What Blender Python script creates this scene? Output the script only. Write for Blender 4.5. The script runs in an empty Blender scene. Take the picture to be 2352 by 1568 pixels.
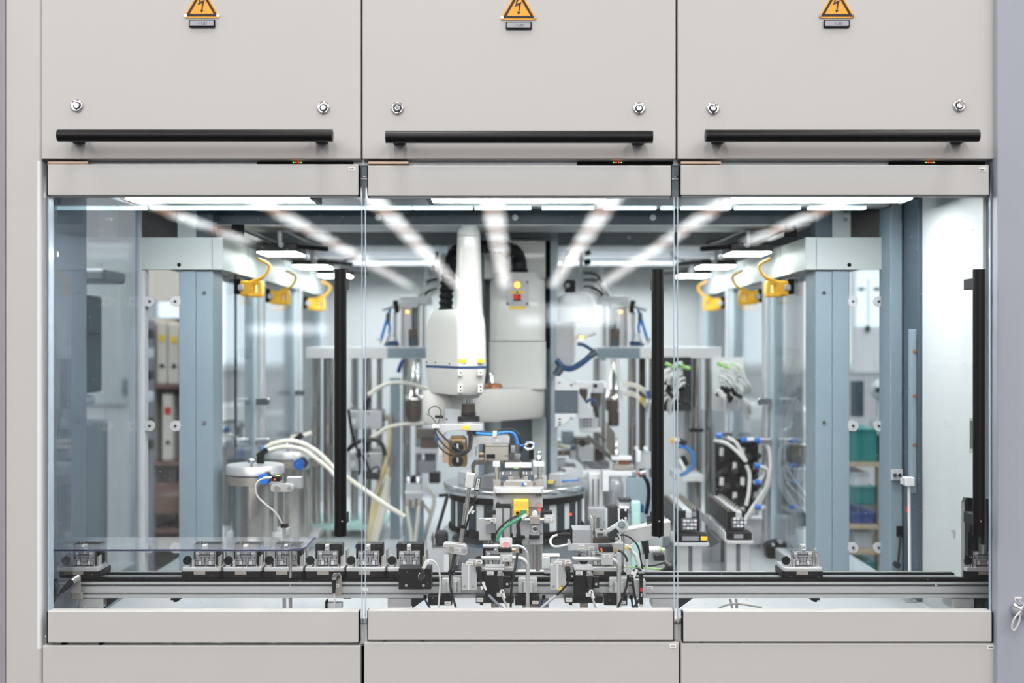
import bpy, bmesh, math, random
from mathutils import Vector, Matrix

random.seed(7)
SC = bpy.context.scene
COL = SC.collection

# ------------------------------------------------------------------ camera
D = 2.6                      # camera distance to the cabinet front (m)
CX, CY = 1180.0, 790.0       # principal point in the photograph
cam = bpy.data.cameras.new('camera')
cam.sensor_width = 36.0
cam.lens = 36.0 * 2600.0 / 2352.0
cam.shift_x = -(CX - 1176.0) / 2352.0
cam.shift_y = (CY - 784.0) / 2352.0
cam.clip_start = 0.05
cam.clip_end = 300
cam.dof.use_dof = True
cam.dof.focus_distance = D + 0.2
cam.dof.aperture_fstop = 1.5
camo = bpy.data.objects.new('camera', cam)
camo.location = (0, -D, 0)
camo.rotation_euler = (math.radians(90), 0, 0)
COL.objects.link(camo)
SC.camera = camo

# ------------------------------------------------------------------ world, exposure
world = bpy.data.worlds.new('hall_air')
SC.world = world
world.use_nodes = True
wb = world.node_tree.nodes['Background']
wb.inputs[0].default_value = (0.84, 0.85, 0.87, 1)
wb.inputs[1].default_value = 0.8
SC.view_settings.view_transform = 'Standard'
SC.view_settings.look = 'None'
SC.view_settings.gamma = 1.0
SC.view_settings.use_curve_mapping = False
SC.view_settings.exposure = 0.42
try:
    SC.cycles.use_denoising = True
    SC.cycles.max_bounces = 6
    SC.cycles.use_adaptive_sampling = True
    SC.cycles.adaptive_threshold = 0.06
    SC.cycles.transparent_max_bounces = 24
    SC.cycles.diffuse_bounces = 2
    SC.cycles.glossy_bounces = 3
    SC.cycles.transmission_bounces = 6
    SC.cycles.sample_clamp_indirect = 4.0
    SC.cycles.caustics_reflective = False
    SC.cycles.caustics_refractive = False
except Exception:
    pass

HALL_LAMP = 13.4      # radiance of the hall's ceiling lamps (seen mirrored in the glass)
CELL_LAMP = 35.0       # long lamps under the roof of the cell
CELL_STRIP = 1.7
REAR_FILL = 18.0      # unseen lamps added in the rear roof bays to brighten the back
SPOT_LAMP = 26.0       # square lamps over the stations

# ------------------------------------------------------------------ helpers
def W(px, py, Y):
    s = (D + Y) / D / 1000.0
    return Vector(((px - CX) * s, Y, -(py - CY) * s))

def R(r):
    return (r - 1.0) * D

def S(Y):
    return (D + Y) / D / 1000.0

def catmull(pts, k=6):
    if len(pts) < 3:
        return list(pts)
    P = [pts[0] * 2 - pts[1]] + list(pts) + [pts[-1] * 2 - pts[-2]]
    out = []
    for i in range(1, len(P) - 2):
        a, b, c, d = P[i - 1], P[i], P[i + 1], P[i + 2]
        for j in range(k):
            t = j / k
            out.append(0.5 * ((2 * b) + (c - a) * t + (2 * a - 5 * b + 4 * c - d) * t * t
                              + (3 * b - a - 3 * c + d) * t ** 3))
    out.append(pts[-1])
    return out

class MB:
    def __init__(s):
        s.v = []; s.f = []; s.sm = []

    def add(s, vs, fs, smooth=False):
        o = len(s.v)
        s.v += [Vector(v) for v in vs]
        for f in fs:
            s.f.append([i + o for i in f]); s.sm.append(smooth)
        return s

    def box(s, a, b):
        x0, x1 = sorted((a[0], b[0])); y0, y1 = sorted((a[1], b[1])); z0, z1 = sorted((a[2], b[2]))
        return s.add([(x0, y0, z0), (x1, y0, z0), (x1, y1, z0), (x0, y1, z0),
                      (x0, y0, z1), (x1, y0, z1), (x1, y1, z1), (x0, y1, z1)],
                     [(0, 3, 2, 1), (4, 5, 6, 7), (0, 1, 5, 4), (1, 2, 6, 5), (2, 3, 7, 6), (3, 0, 4, 7)])

    def b(s, x0, y0, x1, y1, Y, dep):
        """box whose front face covers a rectangle given at depth Y"""
        a = W(x0, y0, Y); c = W(x1, y1, Y)
        return s.box((a.x, Y, a.z), (c.x, Y + dep, c.z))

    def obox(s, c, ax, ay, az):
        """oriented box: centre and three half-axis vectors"""
        c = Vector(c); ax = Vector(ax); ay = Vector(ay); az = Vector(az)
        vs = [c - ax - ay - az, c + ax - ay - az, c + ax + ay - az, c - ax + ay - az,
              c - ax - ay + az, c + ax - ay + az, c + ax + ay + az, c - ax + ay + az]
        return s.add(vs, [(0, 3, 2, 1), (4, 5, 6, 7), (0, 1, 5, 4), (1, 2, 6, 5), (2, 3, 7, 6), (3, 0, 4, 7)])

    def rb(s, cx, cy, w, h, Y, dep, deg):
        """box turned by deg (clockwise in the photo) about the view axis"""
        k = S(Y); a = math.radians(deg)
        c = W(cx, cy, Y) + Vector((0, dep / 2, 0))
        u = Vector((math.cos(a), 0, -math.sin(a))); v = Vector((math.sin(a), 0, math.cos(a)))
        return s.obox(c, u * (w / 2 * k), Vector((0, dep / 2, 0)), v * (h / 2 * k))

    def cyl(s, p0, p1, r0, r1=None, n=16, caps=True):
        p0 = Vector(p0); p1 = Vector(p1); r1 = r0 if r1 is None else r1
        d = (p1 - p0).normalized()
        u = d.orthogonal().normalized(); w = d.cross(u)
        vs = []
        for i in range(n):
            a = 2 * math.pi * i / n
            e = u * math.cos(a) + w * math.sin(a)
            vs += [p0 + e * r0, p1 + e * r1]
        fs = [(2 * i, 2 * ((i + 1) % n), 2 * ((i + 1) % n) + 1, 2 * i + 1) for i in range(n)]
        s.add(vs, fs, True)
        if caps:
            s.add([vs[2 * i] for i in range(n)], [tuple(reversed(range(n)))])
            s.add([vs[2 * i + 1] for i in range(n)], [tuple(range(n))])
        return s

    def rod(s, a, b, r, r1=None, n=14):
        k = S((a[2] + b[2]) / 2)
        return s.cyl(W(*a), W(*b), r * k, None if r1 is None else r1 * k, n)

    def disc(s, px, py, r, Y, dep, r1=None, n=20):
        k = S(Y); c = W(px, py, Y)
        return s.cyl(c, c + Vector((0, dep, 0)), r * k, None if r1 is None else r1 * k, n)

    def sweep(s, pts, r, n=8, close=False):
        m = len(pts); vs = []; prev = None
        for i, p in enumerate(pts):
            t = (pts[min(i + 1, m - 1)] - pts[max(i - 1, 0)])
            if t.length < 1e-9: t = Vector((0, 0, 1))
            t.normalize()
            if prev is None:
                u = t.orthogonal().normalized()
            else:
                u = prev - t * prev.dot(t)
                u = u.normalized() if u.length > 1e-6 else t.orthogonal().normalized()
            prev = u; w = t.cross(u)
            rr = r[i] if isinstance(r, (list, tuple)) else r
            for j in range(n):
                a = 2 * math.pi * j / n
                vs.append(p + (u * math.cos(a) + w * math.sin(a)) * rr)
        fs = []
        for i in range(m - 1):
            for j in range(n):
                fs.append((i * n + j, i * n + (j + 1) % n, (i + 1) * n + (j + 1) % n, (i + 1) * n + j))
        s.add(vs, fs, True)
        s.add(vs[:n], [tuple(reversed(range(n)))]); s.add(vs[-n:], [tuple(range(n))])
        return s

    def hose(s, pts, r, n=8, k=6):
        P = catmull([W(*p) for p in pts], k)
        return s.sweep(P, r * S(sum(p[2] for p in pts) / len(pts)), n)

    def poly(s, pts, Y, dep):
        """outline given at depth Y, extruded back by dep"""
        n = len(pts)
        a = [W(p[0], p[1], Y) for p in pts]
        area = sum(a[i].x * a[(i + 1) % n].z - a[(i + 1) % n].x * a[i].z for i in range(n))
        if area < 0: a.reverse()
        b_ = [p + Vector((0, dep, 0)) for p in a]
        fs = [tuple(range(n)), tuple(range(2 * n - 1, n - 1, -1))]
        for i in range(n):
            j = (i + 1) % n
            fs.append((i, n + i, n + j, j))
        return s.add(a + b_, fs)

    def prism(s, pts, axis, a0, a1):
        """outline in the plane normal to the axis (0=x: points (y,z); 2=z: points (x,y))"""
        n = len(pts)
        if axis == 0:
            A = [Vector((a0, p[0], p[1])) for p in pts]; Bv = [Vector((a1, p[0], p[1])) for p in pts]
        elif axis == 2:
            A = [Vector((p[0], p[1], a0)) for p in pts]; Bv = [Vector((p[0], p[1], a1)) for p in pts]
        else:
            A = [Vector((p[0], a0, p[1])) for p in pts]; Bv = [Vector((p[0], a1, p[1])) for p in pts]
        fs = [tuple(reversed(range(n))), tuple(range(n, 2 * n))]
        for i in range(n):
            j = (i + 1) % n
            fs.append((i, j, n + j, n + i))
        return s.add(A + Bv, fs)

    def lathe(s, c, prof, n=32, axis=2):
        """prof: list of (radius, height) along the axis"""
        c = Vector(c); vs = []
        for r, h in prof:
            for j in range(n):
                a = 2 * math.pi * j / n
                if axis == 2: vs.append(c + Vector((r * math.cos(a), r * math.sin(a), h)))
                else: vs.append(c + Vector((r * math.cos(a), h, r * math.sin(a))))
        fs = []
        for i in range(len(prof) - 1):
            for j in range(n):
                fs.append((i * n + j, i * n + (j + 1) % n, (i + 1) * n + (j + 1) % n, (i + 1) * n + j))
        s.add(vs, fs, True)
        if prof[0][0] > 1e-6: s.add(vs[:n], [tuple(reversed(range(n)))])
        if prof[-1][0] > 1e-6: s.add(vs[-n:], [tuple(range(n))])
        return s

    def vl(s, px, Y, prof, n=28):
        """upright turned part: prof of (radius_px, py) at depth Y"""
        k = S(Y); c = W(px, CY, Y)
        return s.lathe(c, [(r * k, -(py - CY) * k) for r, py in prof], n)

    def loft(s, secs, smooth=True):
        n = len(secs[0]); vs = []
        for q in secs: vs += [Vector(p) for p in q]
        fs = []
        for i in range(len(secs) - 1):
            for j in range(n):
                fs.append((i * n + j, i * n + (j + 1) % n, (i + 1) * n + (j + 1) % n, (i + 1) * n + j))
        s.add(vs, fs, smooth)
        s.add(secs[0], [tuple(reversed(range(n)))]); s.add(secs[-1], [tuple(range(n))])
        return s

    def ball(s, px, py, r, Y, n=12):
        k = S(Y) * r; c = W(px, py, Y)
        m = n // 2
        return s.lathe(c, [(max(k * math.sin(math.pi * i / m), 1e-5), -k * math.cos(math.pi * i / m)) for i in range(m + 1)], n)

def mbox(*a): return MB().b(*a)

def rrect(cx, cy, w, d, rad, z, n=5):
    """rounded rectangle in plan"""
    out = []
    rad = min(rad, w / 2 - 1e-4, d / 2 - 1e-4)
    for (sx, sy, a0) in ((1, 1, 0), (-1, 1, 90), (-1, -1, 180), (1, -1, 270)):
        ox = cx + sx * (w / 2 - rad); oy = cy + sy * (d / 2 - rad)
        for i in range(n + 1):
            a = math.radians(a0 + 90.0 * i / n)
            out.append(Vector((ox + rad * math.cos(a), oy + rad * math.sin(a), z)))
    return out

def round_poly(pts, rad, n=5):
    """round the corners of a plan outline (list of 2-D points, anticlockwise)"""
    out = []
    m = len(pts)
    for i in range(m):
        p = Vector(pts[i]); a = Vector(pts[i - 1]); b = Vector(pts[(i + 1) % m])
        u = (a - p); v = (b - p)
        r = min(rad, u.length * .45, v.length * .45)
        p0 = p + u.normalized() * r; p1 = p + v.normalized() * r
        for k in range(n + 1):
            t = k / n
            out.append(p0 * (1 - t) ** 2 + p * 2 * t * (1 - t) + p1 * t * t)
    return out

BASE = {}

def mesh_of(name, mb, mat, base):
    me = bpy.data.meshes.new(name)
    me.from_pydata([v - base for v in mb.v], [], mb.f)
    me.polygons.foreach_set('use_smooth', mb.sm)
    me.materials.append(mat)
    me.update()
    return me

def link(name, me, parent=None, bev=0.0):
    o = bpy.data.objects.new(name, me)
    COL.objects.link(o)
    if parent is not None: o.parent = parent
    if bev > 0:
        m = o.modifiers.new('bevel', 'BEVEL'); m.width = bev; m.segments = 2
        m.limit_method = 'ANGLE'; m.angle_limit = math.radians(40)
    return o

class Part:
    def __init__(s, o, base): s.o = o; s.base = base
    def p(s, name, mb, mat, bev=0.0, label=None, kind=None):
        o = link(name, mesh_of(name, mb, mat, s.base), s.o, bev)
        if label: o['label'] = label
        if kind: o['kind'] = kind
        return Part(o, s.base)

def T(name, label, cat, at, group=None):
    """a thing: an Empty at its base that parents its parts; at = (px, py, Y)"""
    c = W(*at) if not isinstance(at, Vector) else at
    o = bpy.data.objects.new(name, None)
    o.empty_display_size = 0.02
    COL.objects.link(o)
    o.location = c
    o['label'] = label; o['category'] = cat
    if group: o['group'] = group
    return Part(o, c)

def solo(name, label, cat, mb, mat, bev=0.0, group=None, kind=None):
    xs = [v.x for v in mb.v]; ys = [v.y for v in mb.v]; zs = [v.z for v in mb.v]
    c = Vector(((min(xs) + max(xs)) / 2, (min(ys) + max(ys)) / 2, min(zs)))
    o = link(name, mesh_of(name, mb, mat, c), None, bev)
    o.location = c
    if label: o['label'] = label
    if cat: o['category'] = cat
    if group: o['group'] = group
    if kind: o['kind'] = kind
    return Part(o, c)

def struct(name, mb, mat, bev=0.0):
    return solo(name, None, None, mb, mat, bev, None, 'structure')

def dup(t, off, label=None):
    """copy of a thing with its parts and their sub-parts"""
    r = t.o.copy(); COL.objects.link(r); r.location = t.o.location + Vector(off)
    if label: r['label'] = label
    for ch in list(t.o.children):
        c = ch.copy(); COL.objects.link(c); c.parent = r
        for g in list(ch.children):
            d = g.copy(); COL.objects.link(d); d.parent = c
    return Part(r, r.location.copy())

def text_mb(txt, px, py, h_px, Y, align='CENTER'):
    cu = bpy.data.curves.new('lettering', 'FONT')
    cu.body = txt; cu.size = 1.0; cu.align_x = align; cu.align_y = 'CENTER'
    cu.resolution_u = 3; cu.extrude = 0.0
    ob = bpy.data.objects.new('lettering', cu)
    me = ob.to_mesh()
    c = W(px, py, Y); k = S(Y) * h_px * 1.38
    mb = MB()
    mb.add([c + Vector((v.co.x * k, 0, v.co.y * k)) for v in me.vertices], [tuple(p.vertices) for p in me.polygons])
    ob.to_mesh_clear()
    bpy.data.objects.remove(ob); bpy.data.curves.remove(cu)
    return mb

# ------------------------------------------------------------------ materials
def lin(c):
    c = c / 255.0
    return c / 12.92 if c <= 0.04045 else ((c + 0.055) / 1.055) ** 2.4

def rgb(t): return (lin(t[0]), lin(t[1]), lin(t[2]), 1)

def M(name, col, rough=0.5, metal=0.0, var=0.03, scale=30.0, bump=0.0, stretch=None, coat=0.0, rvar=0.0, spec=None):
    m = bpy.data.materials.new(name); m.use_nodes = True
    nt = m.node_tree; p = nt.nodes['Principled BSDF']
    p.inputs['Roughness'].default_value = rough
    p.inputs['Metallic'].default_value = metal
    if spec is not None: p.inputs['Specular IOR Level'].default_value = spec
    if coat: p.inputs['Coat Weight'].default_value = coat
    tc = nt.nodes.new('ShaderNodeTexCoord')
    nz = nt.nodes.new('ShaderNodeTexNoise'); nz.inputs['Scale'].default_value = scale
    nz.inputs['Detail'].default_value = 3
    if stretch:
        mp = nt.nodes.new('ShaderNodeMapping'); mp.inputs['Scale'].default_value = stretch
        nt.links.new(tc.outputs['Object'], mp.inputs['Vector']); nt.links.new(mp.outputs['Vector'], nz.inputs['Vector'])
    else:
        nt.links.new(tc.outputs['Object'], nz.inputs['Vector'])
    mx = nt.nodes.new('ShaderNodeMix'); mx.data_type = 'RGBA'
    c = rgb(col)
    lo = tuple(x * (1 - var) for x in c[:3]) + (1,); hi = tuple(min(1, x * (1 + var)) for x in c[:3]) + (1,)
    mx.inputs[6].default_value = lo; mx.inputs[7].default_value = hi
    nt.links.new(nz.outputs['Fac'], mx.inputs[0]); nt.links.new(mx.outputs[2], p.inputs['Base Color'])
    if rvar:
        mr = nt.nodes.new('ShaderNodeMapRange')
        mr.inputs[3].default_value = max(0.02, rough - rvar); mr.inputs[4].default_value = rough + rvar
        nt.links.new(nz.outputs['Fac'], mr.inputs[0]); nt.links.new(mr.outputs[0], p.inputs['Roughness'])
    if bump:
        bp = nt.nodes.new('ShaderNodeBump'); bp.inputs['Strength'].default_value = bump
        bp.inputs['Distance'].default_value = 0.001
        nt.links.new(nz.outputs['Fac'], bp.inputs['Height']); nt.links.new(bp.outputs['Normal'], p.inputs['Normal'])
    return m

def EM(name, col, strength):
    m = bpy.data.materials.new(name); m.use_nodes = True
    nt = m.node_tree; nt.nodes.clear()
    e = nt.nodes.new('ShaderNodeEmission'); e.inputs[0].default_value = rgb(col); e.inputs[1].default_value = strength
    o = nt.nodes.new('ShaderNodeOutputMaterial'); nt.links.new(e.outputs[0], o.inputs[0])
    return m

def GLASS(name, tint, f0=0.045, rough=0.0, dirt=0.0, haze=0.0):
    """thin clear pane: passes light, mirrors by angle on each face"""
    m = bpy.data.materials.new(name); m.use_nodes = True
    nt = m.node_tree; nt.nodes.clear()
    lw = nt.nodes.new('ShaderNodeLayerWeight'); lw.inputs[0].default_value = 0.5
    pw = nt.nodes.new('ShaderNodeMath'); pw.operation = 'POWER'; pw.inputs[1].default_value = 5
    ml = nt.nodes.new('ShaderNodeMath'); ml.operation = 'MULTIPLY_ADD'
    ml.inputs[1].default_value = 1 - f0; ml.inputs[2].default_value = f0
    tr = nt.nodes.new('ShaderNodeBsdfTransparent'); tr.inputs[0].default_value = rgb(tint)
    gl = nt.nodes.new('ShaderNodeBsdfGlossy'); gl.inputs['Roughness'].default_value = rough
    mx = nt.nodes.new('ShaderNodeMixShader')
    o = nt.nodes.new('ShaderNodeOutputMaterial')
    nt.links.new(lw.outputs['Facing'], pw.inputs[0]); nt.links.new(pw.outputs[0], ml.inputs[0])
    nt.links.new(ml.outputs[0], mx.inputs[0]); nt.links.new(tr.outputs[0], mx.inputs[1]); nt.links.new(gl.outputs[0], mx.inputs[2])
    last = mx
    if dirt:
        tc = nt.nodes.new('ShaderNodeTexCoord')
        vz = nt.nodes.new('ShaderNodeTexVoronoi'); vz.inputs['Scale'].default_value = 60
        cr = nt.nodes.new('ShaderNodeMath'); cr.operation = 'LESS_THAN'; cr.inputs[1].default_value = 0.05
        dm = nt.nodes.new('ShaderNodeMath'); dm.operation = 'MULTIPLY'; dm.inputs[1].default_value = dirt
        df = nt.nodes.new('ShaderNodeBsdfDiffuse'); df.inputs[0].default_value = (.9, .92, .95, 1)
        m2 = nt.nodes.new('ShaderNodeMixShader')
        nt.links.new(tc.outputs['Object'], vz.inputs['Vector']); nt.links.new(vz.outputs['Distance'], cr.inputs[0])
        nt.links.new(cr.outputs[0], dm.inputs[0]); nt.links.new(dm.outputs[0], m2.inputs[0])
        nt.links.new(mx.outputs[0], m2.inputs[1]); nt.links.new(df.outputs[0], m2.inputs[2])
        last = m2
    if haze:  # pale diffuse share stands in for reflected light on the plate
        d2 = nt.nodes.new('ShaderNodeBsdfDiffuse'); d2.inputs[0].default_value = (.86, .9, .96, 1)
        m3 = nt.nodes.new('ShaderNodeMixShader'); m3.inputs[0].default_value = haze
        nt.links.new(last.outputs[0], m3.inputs[1]); nt.links.new(d2.outputs[0], m3.inputs[2]); last = m3
    nt.links.new(last.outputs[0], o.inputs[0])
    return m

m_panel = M('warm_grey_powder_coat', (194, 193, 191.5), 0.42, 0, 0.012, 6, 0.05)
m_panel_side = M('blue_grey_powder_coat', (160, 166, 178), 0.5, 0, 0.02, 8, 0.05)
m_purple = M('mauve_grey_coat', (150, 147, 156), 0.5)
m_black = M('black_anodised', (15, 14, 16), 0.38, 0.0, 0.1, 90, 0.1, spec=0.3)
m_gap = M('black_rubber', (5, 5, 6), 0.7, spec=0.1)
m_chrome = M('chrome', (225, 225, 228), 0.12, 1.0, 0.03)
m_alu = M('anodised_aluminium', (214, 216, 218), 0.34, 0.5, 0.04, 60, 0.02, (1, 20, 20))
m_alum = M('milled_aluminium', (222, 223, 225), 0.30, 0.55, 0.05, 40, 0.02)
m_alud = M('dull_aluminium', (186, 189, 193), 0.38, 0.5, 0.05, 40)
m_groove = M('shadow_grey', (92, 94, 98), 0.5, 0.3)
m_steel = M('polished_steel', (226, 223, 219), 0.17, 0.92, 0.08, 8, 0, (1, 1, 0.2))
m_steelw = M('brushed_steel', (182, 175, 166), 0.34, 0.6, 0.06, 30)
m_slate = M('slate_blue_coat', (134, 152, 163), 0.45, 0, 0.03)
m_slated = M('dark_slate_coat', (70, 84, 96), 0.45, 0, 0.04)
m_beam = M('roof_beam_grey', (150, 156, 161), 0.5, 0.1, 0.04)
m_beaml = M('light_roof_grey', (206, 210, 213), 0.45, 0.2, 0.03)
m_duct = M('light_grey_green_plate', (184, 192, 192), 0.5, 0, 0.02)
m_white = M('white_paint', (236, 238, 240), 0.4, 0, 0.015)
m_table = M('pale_steel_table', (222, 226, 230), 0.28, 0.25, 0.03, 5)
m_robot = M('robot_ivory', (218, 216, 211), 0.38, 0, 0.01, 10, 0, None, 0.2)
m_robotc = M('robot_column_grey', (218, 219, 215), 0.42, 0, 0.012, 10, 0, None, 0.15)
m_blueline = M('dark_blue_seam', (52, 78, 118), 0.4)
m_rub = M('black_plastic', (12, 12, 14), 0.42, 0, 0.1, spec=0.25)
m_rubs = M('soft_black_cable', (16, 17, 20), 0.32, spec=0.4)
m_dgrey = M('dark_grey_plastic', (42, 44, 48), 0.45, spec=0.3)
m_mgrey = M('mid_grey_plastic', (128, 132, 138), 0.5)
m_lgrey = M('light_grey_plastic', (196, 199, 203), 0.45)
m_clear = M('translucent_white_hose', (232, 230, 218), 0.3, 0, 0.03)
m_cream = M('yellowed_hose', (222, 208, 160), 0.35)
m_wcable = M('white_cable', (222, 222, 220), 0.4)
m_gcable = M('grey_cable', (148, 156, 168), 0.4)
m_blue = M('blue_hose', (24, 128, 208), 0.3)
m_dblue = M('dark_blue_hose', (16, 66, 116), 0.35)
m_bluecap = M('blue_cap', (16, 104, 206), 0.4)
m_bluetab = M('bright_blue_tab', (20, 140, 220), 0.45)
m_green = M('green_cable', (38, 146, 102), 0.35)
m_lgreen = M('bright_green_hose', (150, 205, 110), 0.4)
m_yellow = M('yellow_plastic', (246, 206, 70), 0.4)
m_amber = M('amber_plastic', (252, 192, 52), 0.35)
m_sign = M('warning_yellow', (246, 170, 40), 0.4, 0, 0.01)
m_signk = M('sign_black', (22, 10, 6), 0.5)
m_plate = M('name_plate_grey', (168, 170, 180), 0.5)
m_label = M('white_label', (238, 238, 236), 0.5)
m_ink = M('label_ink', (96, 96, 100), 0.6)
m_inkd = M('dark_ink', (50, 44, 56), 0.6)
m_lyel = M('yellow_label', (240, 204, 60), 0.5)
m_bronze = M('bronze_body', (136, 110, 66), 0.4, 0.6, 0.08)
m_copper = M('copper_fitting', (198, 172, 146), 0.35, 0.5)
m_brownc = M('brown_bush', (150, 92, 50), 0.4, 0.3)
m_gunmet = M('gun_metal', (96, 92, 88), 0.35, 0.7, 0.08)
m_darkst = M('brown_dark_steel', (92, 82, 74), 0.4, 0.7, 0.1)
m_mint = M('mint_tube', (176, 216, 212), 0.4)
m_teal = M('teal_plastic', (12, 138, 134), 0.45)
m_navy = M('navy_cloth', (22, 66, 150), 0.6)
m_wood = M('pale_wood', (212, 186, 150), 0.55, 0, 0.08, 12, 0, (1, 1, 12))
m_brown = M('brown_board', (126, 96, 84), 0.6, 0, 0.06)
m_binder = M('binder_cream', (222, 212, 200), 0.55)
m_red = M('red_plastic', (214, 46, 46), 0.4)
m_wallh = M('hall_wall_white', (214, 216, 220), 0.7)
m_floor = M('hall_floor_grey', (46, 47, 50), 0.45, 0, 0.05, 2)
m_ceil = M('hall_roof_grey', (84, 86, 90), 0.8)
m_cellwall = M('cell_back_panel', (188, 192, 194), 0.5, 0, 0.02)
m_smoke = M('tan_steel_strip', (186, 158, 138), 0.35, 0.6)
m_glass = GLASS('door_glass', (254, 255, 255), 0.036, 0.0, 0.5)
m_glass2 = GLASS('side_glass', (240, 246, 249), 0.075, 0.02)
m_plexi = GLASS('clear_acrylic', (250, 252, 255), 0.08, 0.01, 0.0, 0.09)
m_gedge = M('glass_edge_blue', (190, 208, 222), 0.15, 0, 0.05)
m_pedge = M('acrylic_edge_indigo', (46, 48, 92), 0.2)
m_led = EM('led_white', (255, 255, 255), CELL_LAMP)
m_strip = EM('led_strip_cool', (206, 244, 255), CELL_STRIP)
m_spot = EM('led_square_cool', (246, 255, 252), SPOT_LAMP)
m_hall = EM('hall_lamp_white', (250, 253, 253), HALL_LAMP)
m_halls = EM('hall_lamp_warm', (255, 192, 154), HALL_LAMP * 0.4)  # glow put into the warm-lit gaps between the hall tubes
m_ered = EM('red_led', (255, 50, 40), 3.0)
m_eamb = EM('amber_led', (255, 176, 70), 5.0)
m_egrn = EM('green_led', (70, 240, 120), 1.5)
m_lpink = EM('red_lit_lens', (255, 160, 150), 0.8)
m_disc = M('polished_disc', (206, 210, 214), 0.16, 0.85, 0.05)
m_beamf = M('front_beam_slate', (86, 95, 103), 0.45, 0, 0.04)
m_fascia = M('dark_fascia', (74, 73, 72), 0.5, 0, 0.06)
m_bar = M('mirror_steel', (206, 203, 199), 0.13, 1.0, 0.08, 6, 0, (1, 1, 0.15))
m_part = M('partition_white', (206, 212, 214), 0.45, 0, 0.015)
m_rear = EM('rear_lamp_white', (250, 253, 255), REAR_FILL)
m_slatel = M('pale_slate_coat', (182, 195, 203), 0.42, 0, 0.03)
m_drumw = M('drum_white', (222, 228, 230), 0.4)
m_drumd = M('drum_navy', (34, 42, 50), 0.35, 0, 0.05, spec=0.3)
m_nest = M('nest_grey', (84, 86, 92), 0.4, 0.3)
m_cell = M('nest_cell_grey', (178, 180, 186), 0.3, 0.4)
m_cellw = M('nest_window', (226, 228, 232), 0.3)
m_pclear = M('clear_pale_plate', (220, 230, 230), 0.2)
m_edisp = EM('red_digits', (255, 60, 50), 1.0)
# ================================================================== the hall
struct('floor', MB().box((-16, -58, -1.56), (16, 14, -1.5)), m_floor)
struct('ceiling', MB().box((-16, -58, 3.25), (16, 14, 3.35)), m_ceil)
struct('wall_back', MB().box((-16, 9.0, -1.5), (16, 9.2, 3.25)), m_wallh)
endw = struct('wall_front', MB().box((-16, -58.2, -1.5), (16, -58, 3.25)), m_ceil)
struct('wall_left', MB().box((-16.2, -58, -1.5), (-16, -9, 3.25)), m_ceil)
struct('wall_right', MB().box((16, -58, -1.5), (16.2, -9, 3.25)), m_ceil)
HROW = 3.0
for k in (-3, -2, -1, 0, 1, 2, 3):
    x = (-0.15 + 0.82 * k) * HROW
    nm = ['far left', 'second from left', 'left of centre', 'middle', 'right of centre', 'second from right', 'far right'][k + 3]
    t = T('ceiling_light_row', 'hall ceiling light row mirrored in the glass doors, %s of seven' % nm, 'ceiling light',
          Vector((x, -20, HROW)), 'hall ceiling light rows')
    t.p('channel', MB().box((x - .27, -57, HROW + .006), (x + .27, 8, HROW + .1)), m_white)
    if k == -3:
        mA = mesh_of('tube_light', MB().add([(-.24, 0, HROW), (-.24, 3.0, HROW), (.24, 3.0, HROW), (.24, 0, HROW)], [(0, 1, 2, 3)]), m_hall, Vector((0, 0, 0)))
        mB = mesh_of('warm_gap', MB().add([(-.2, 3.02, HROW + .005), (-.2, 4.18, HROW + .005), (.2, 4.18, HROW + .005), (.2, 3.02, HROW + .005)], [(0, 1, 2, 3)]), m_halls, Vector((0, 0, 0)))
    y = -56.0 if abs(k) < 3 else -30.8
    while y < 6:
        for nm_, me_ in (('tube_light', mA), ('warm_gap', mB)):
            o = link(nm_, me_, t.o); o.location = Vector((x, y, 0)) - t.base
        y += 4.2
for (x0, x1, z0, z1, nm, e) in ((1.8, 5.6, 1.05, 2.1, 'wide', 7.5), (.3, 1.55, 1.0, 1.5, 'small', 5.0), (2.6, 4.0, 2.35, 2.6, 'upper', 7.0), (-14.2, -10, .55, 1.05, 'low', 6.0)):
    wd = T('hall_window', 'bright %s hall window mirrored in the glass doors' % nm, 'window', Vector(((x0 + x1) / 2, -57.95, z0)))
    wd.p('frame', MB().box((x0 - .1, -57.99, z0 - .1), (x1 + .1, -57.95, z1 + .1)), m_white)
    wd.p('lit_pane', MB().box((x0, -57.95, z0), (x1, -57.92, z1)), EM('daylight_%s' % nm, (240, 248, 255), e))

for (x0, x1, z0, z1, nm) in ((1.3, 2.75, -.2, .75, 'right'), (3.0, 3.9, -.2, .75, 'far right'), (-3.0, -1.5, -.2, .7, 'left'), (-4.6, -3.3, -.2, .7, 'far left')):  # glowing panes added to brighten the view behind the cell
    wd = T('hall_window', 'daylit %s hall window far behind the cell' % nm, 'window', Vector(((x0 + x1) / 2, 8.95, z0)))
    wd.p('frame', MB().box((x0 - .08, 8.96, z0 - .08), (x1 + .08, 8.995, z1 + .08)), m_white)
    wd.p('lit_pane', MB().box((x0, 8.93, z0), (x1, 8.96, z1)), EM('daylight_back_%s' % nm.replace(' ', '_'), (244, 250, 255), 1.3))
    wd.p('glazing_bar', MB().box(((x0 + x1) / 2 - .03, 8.92, z0), ((x0 + x1) / 2 + .03, 8.93, z1)), m_white)

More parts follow.
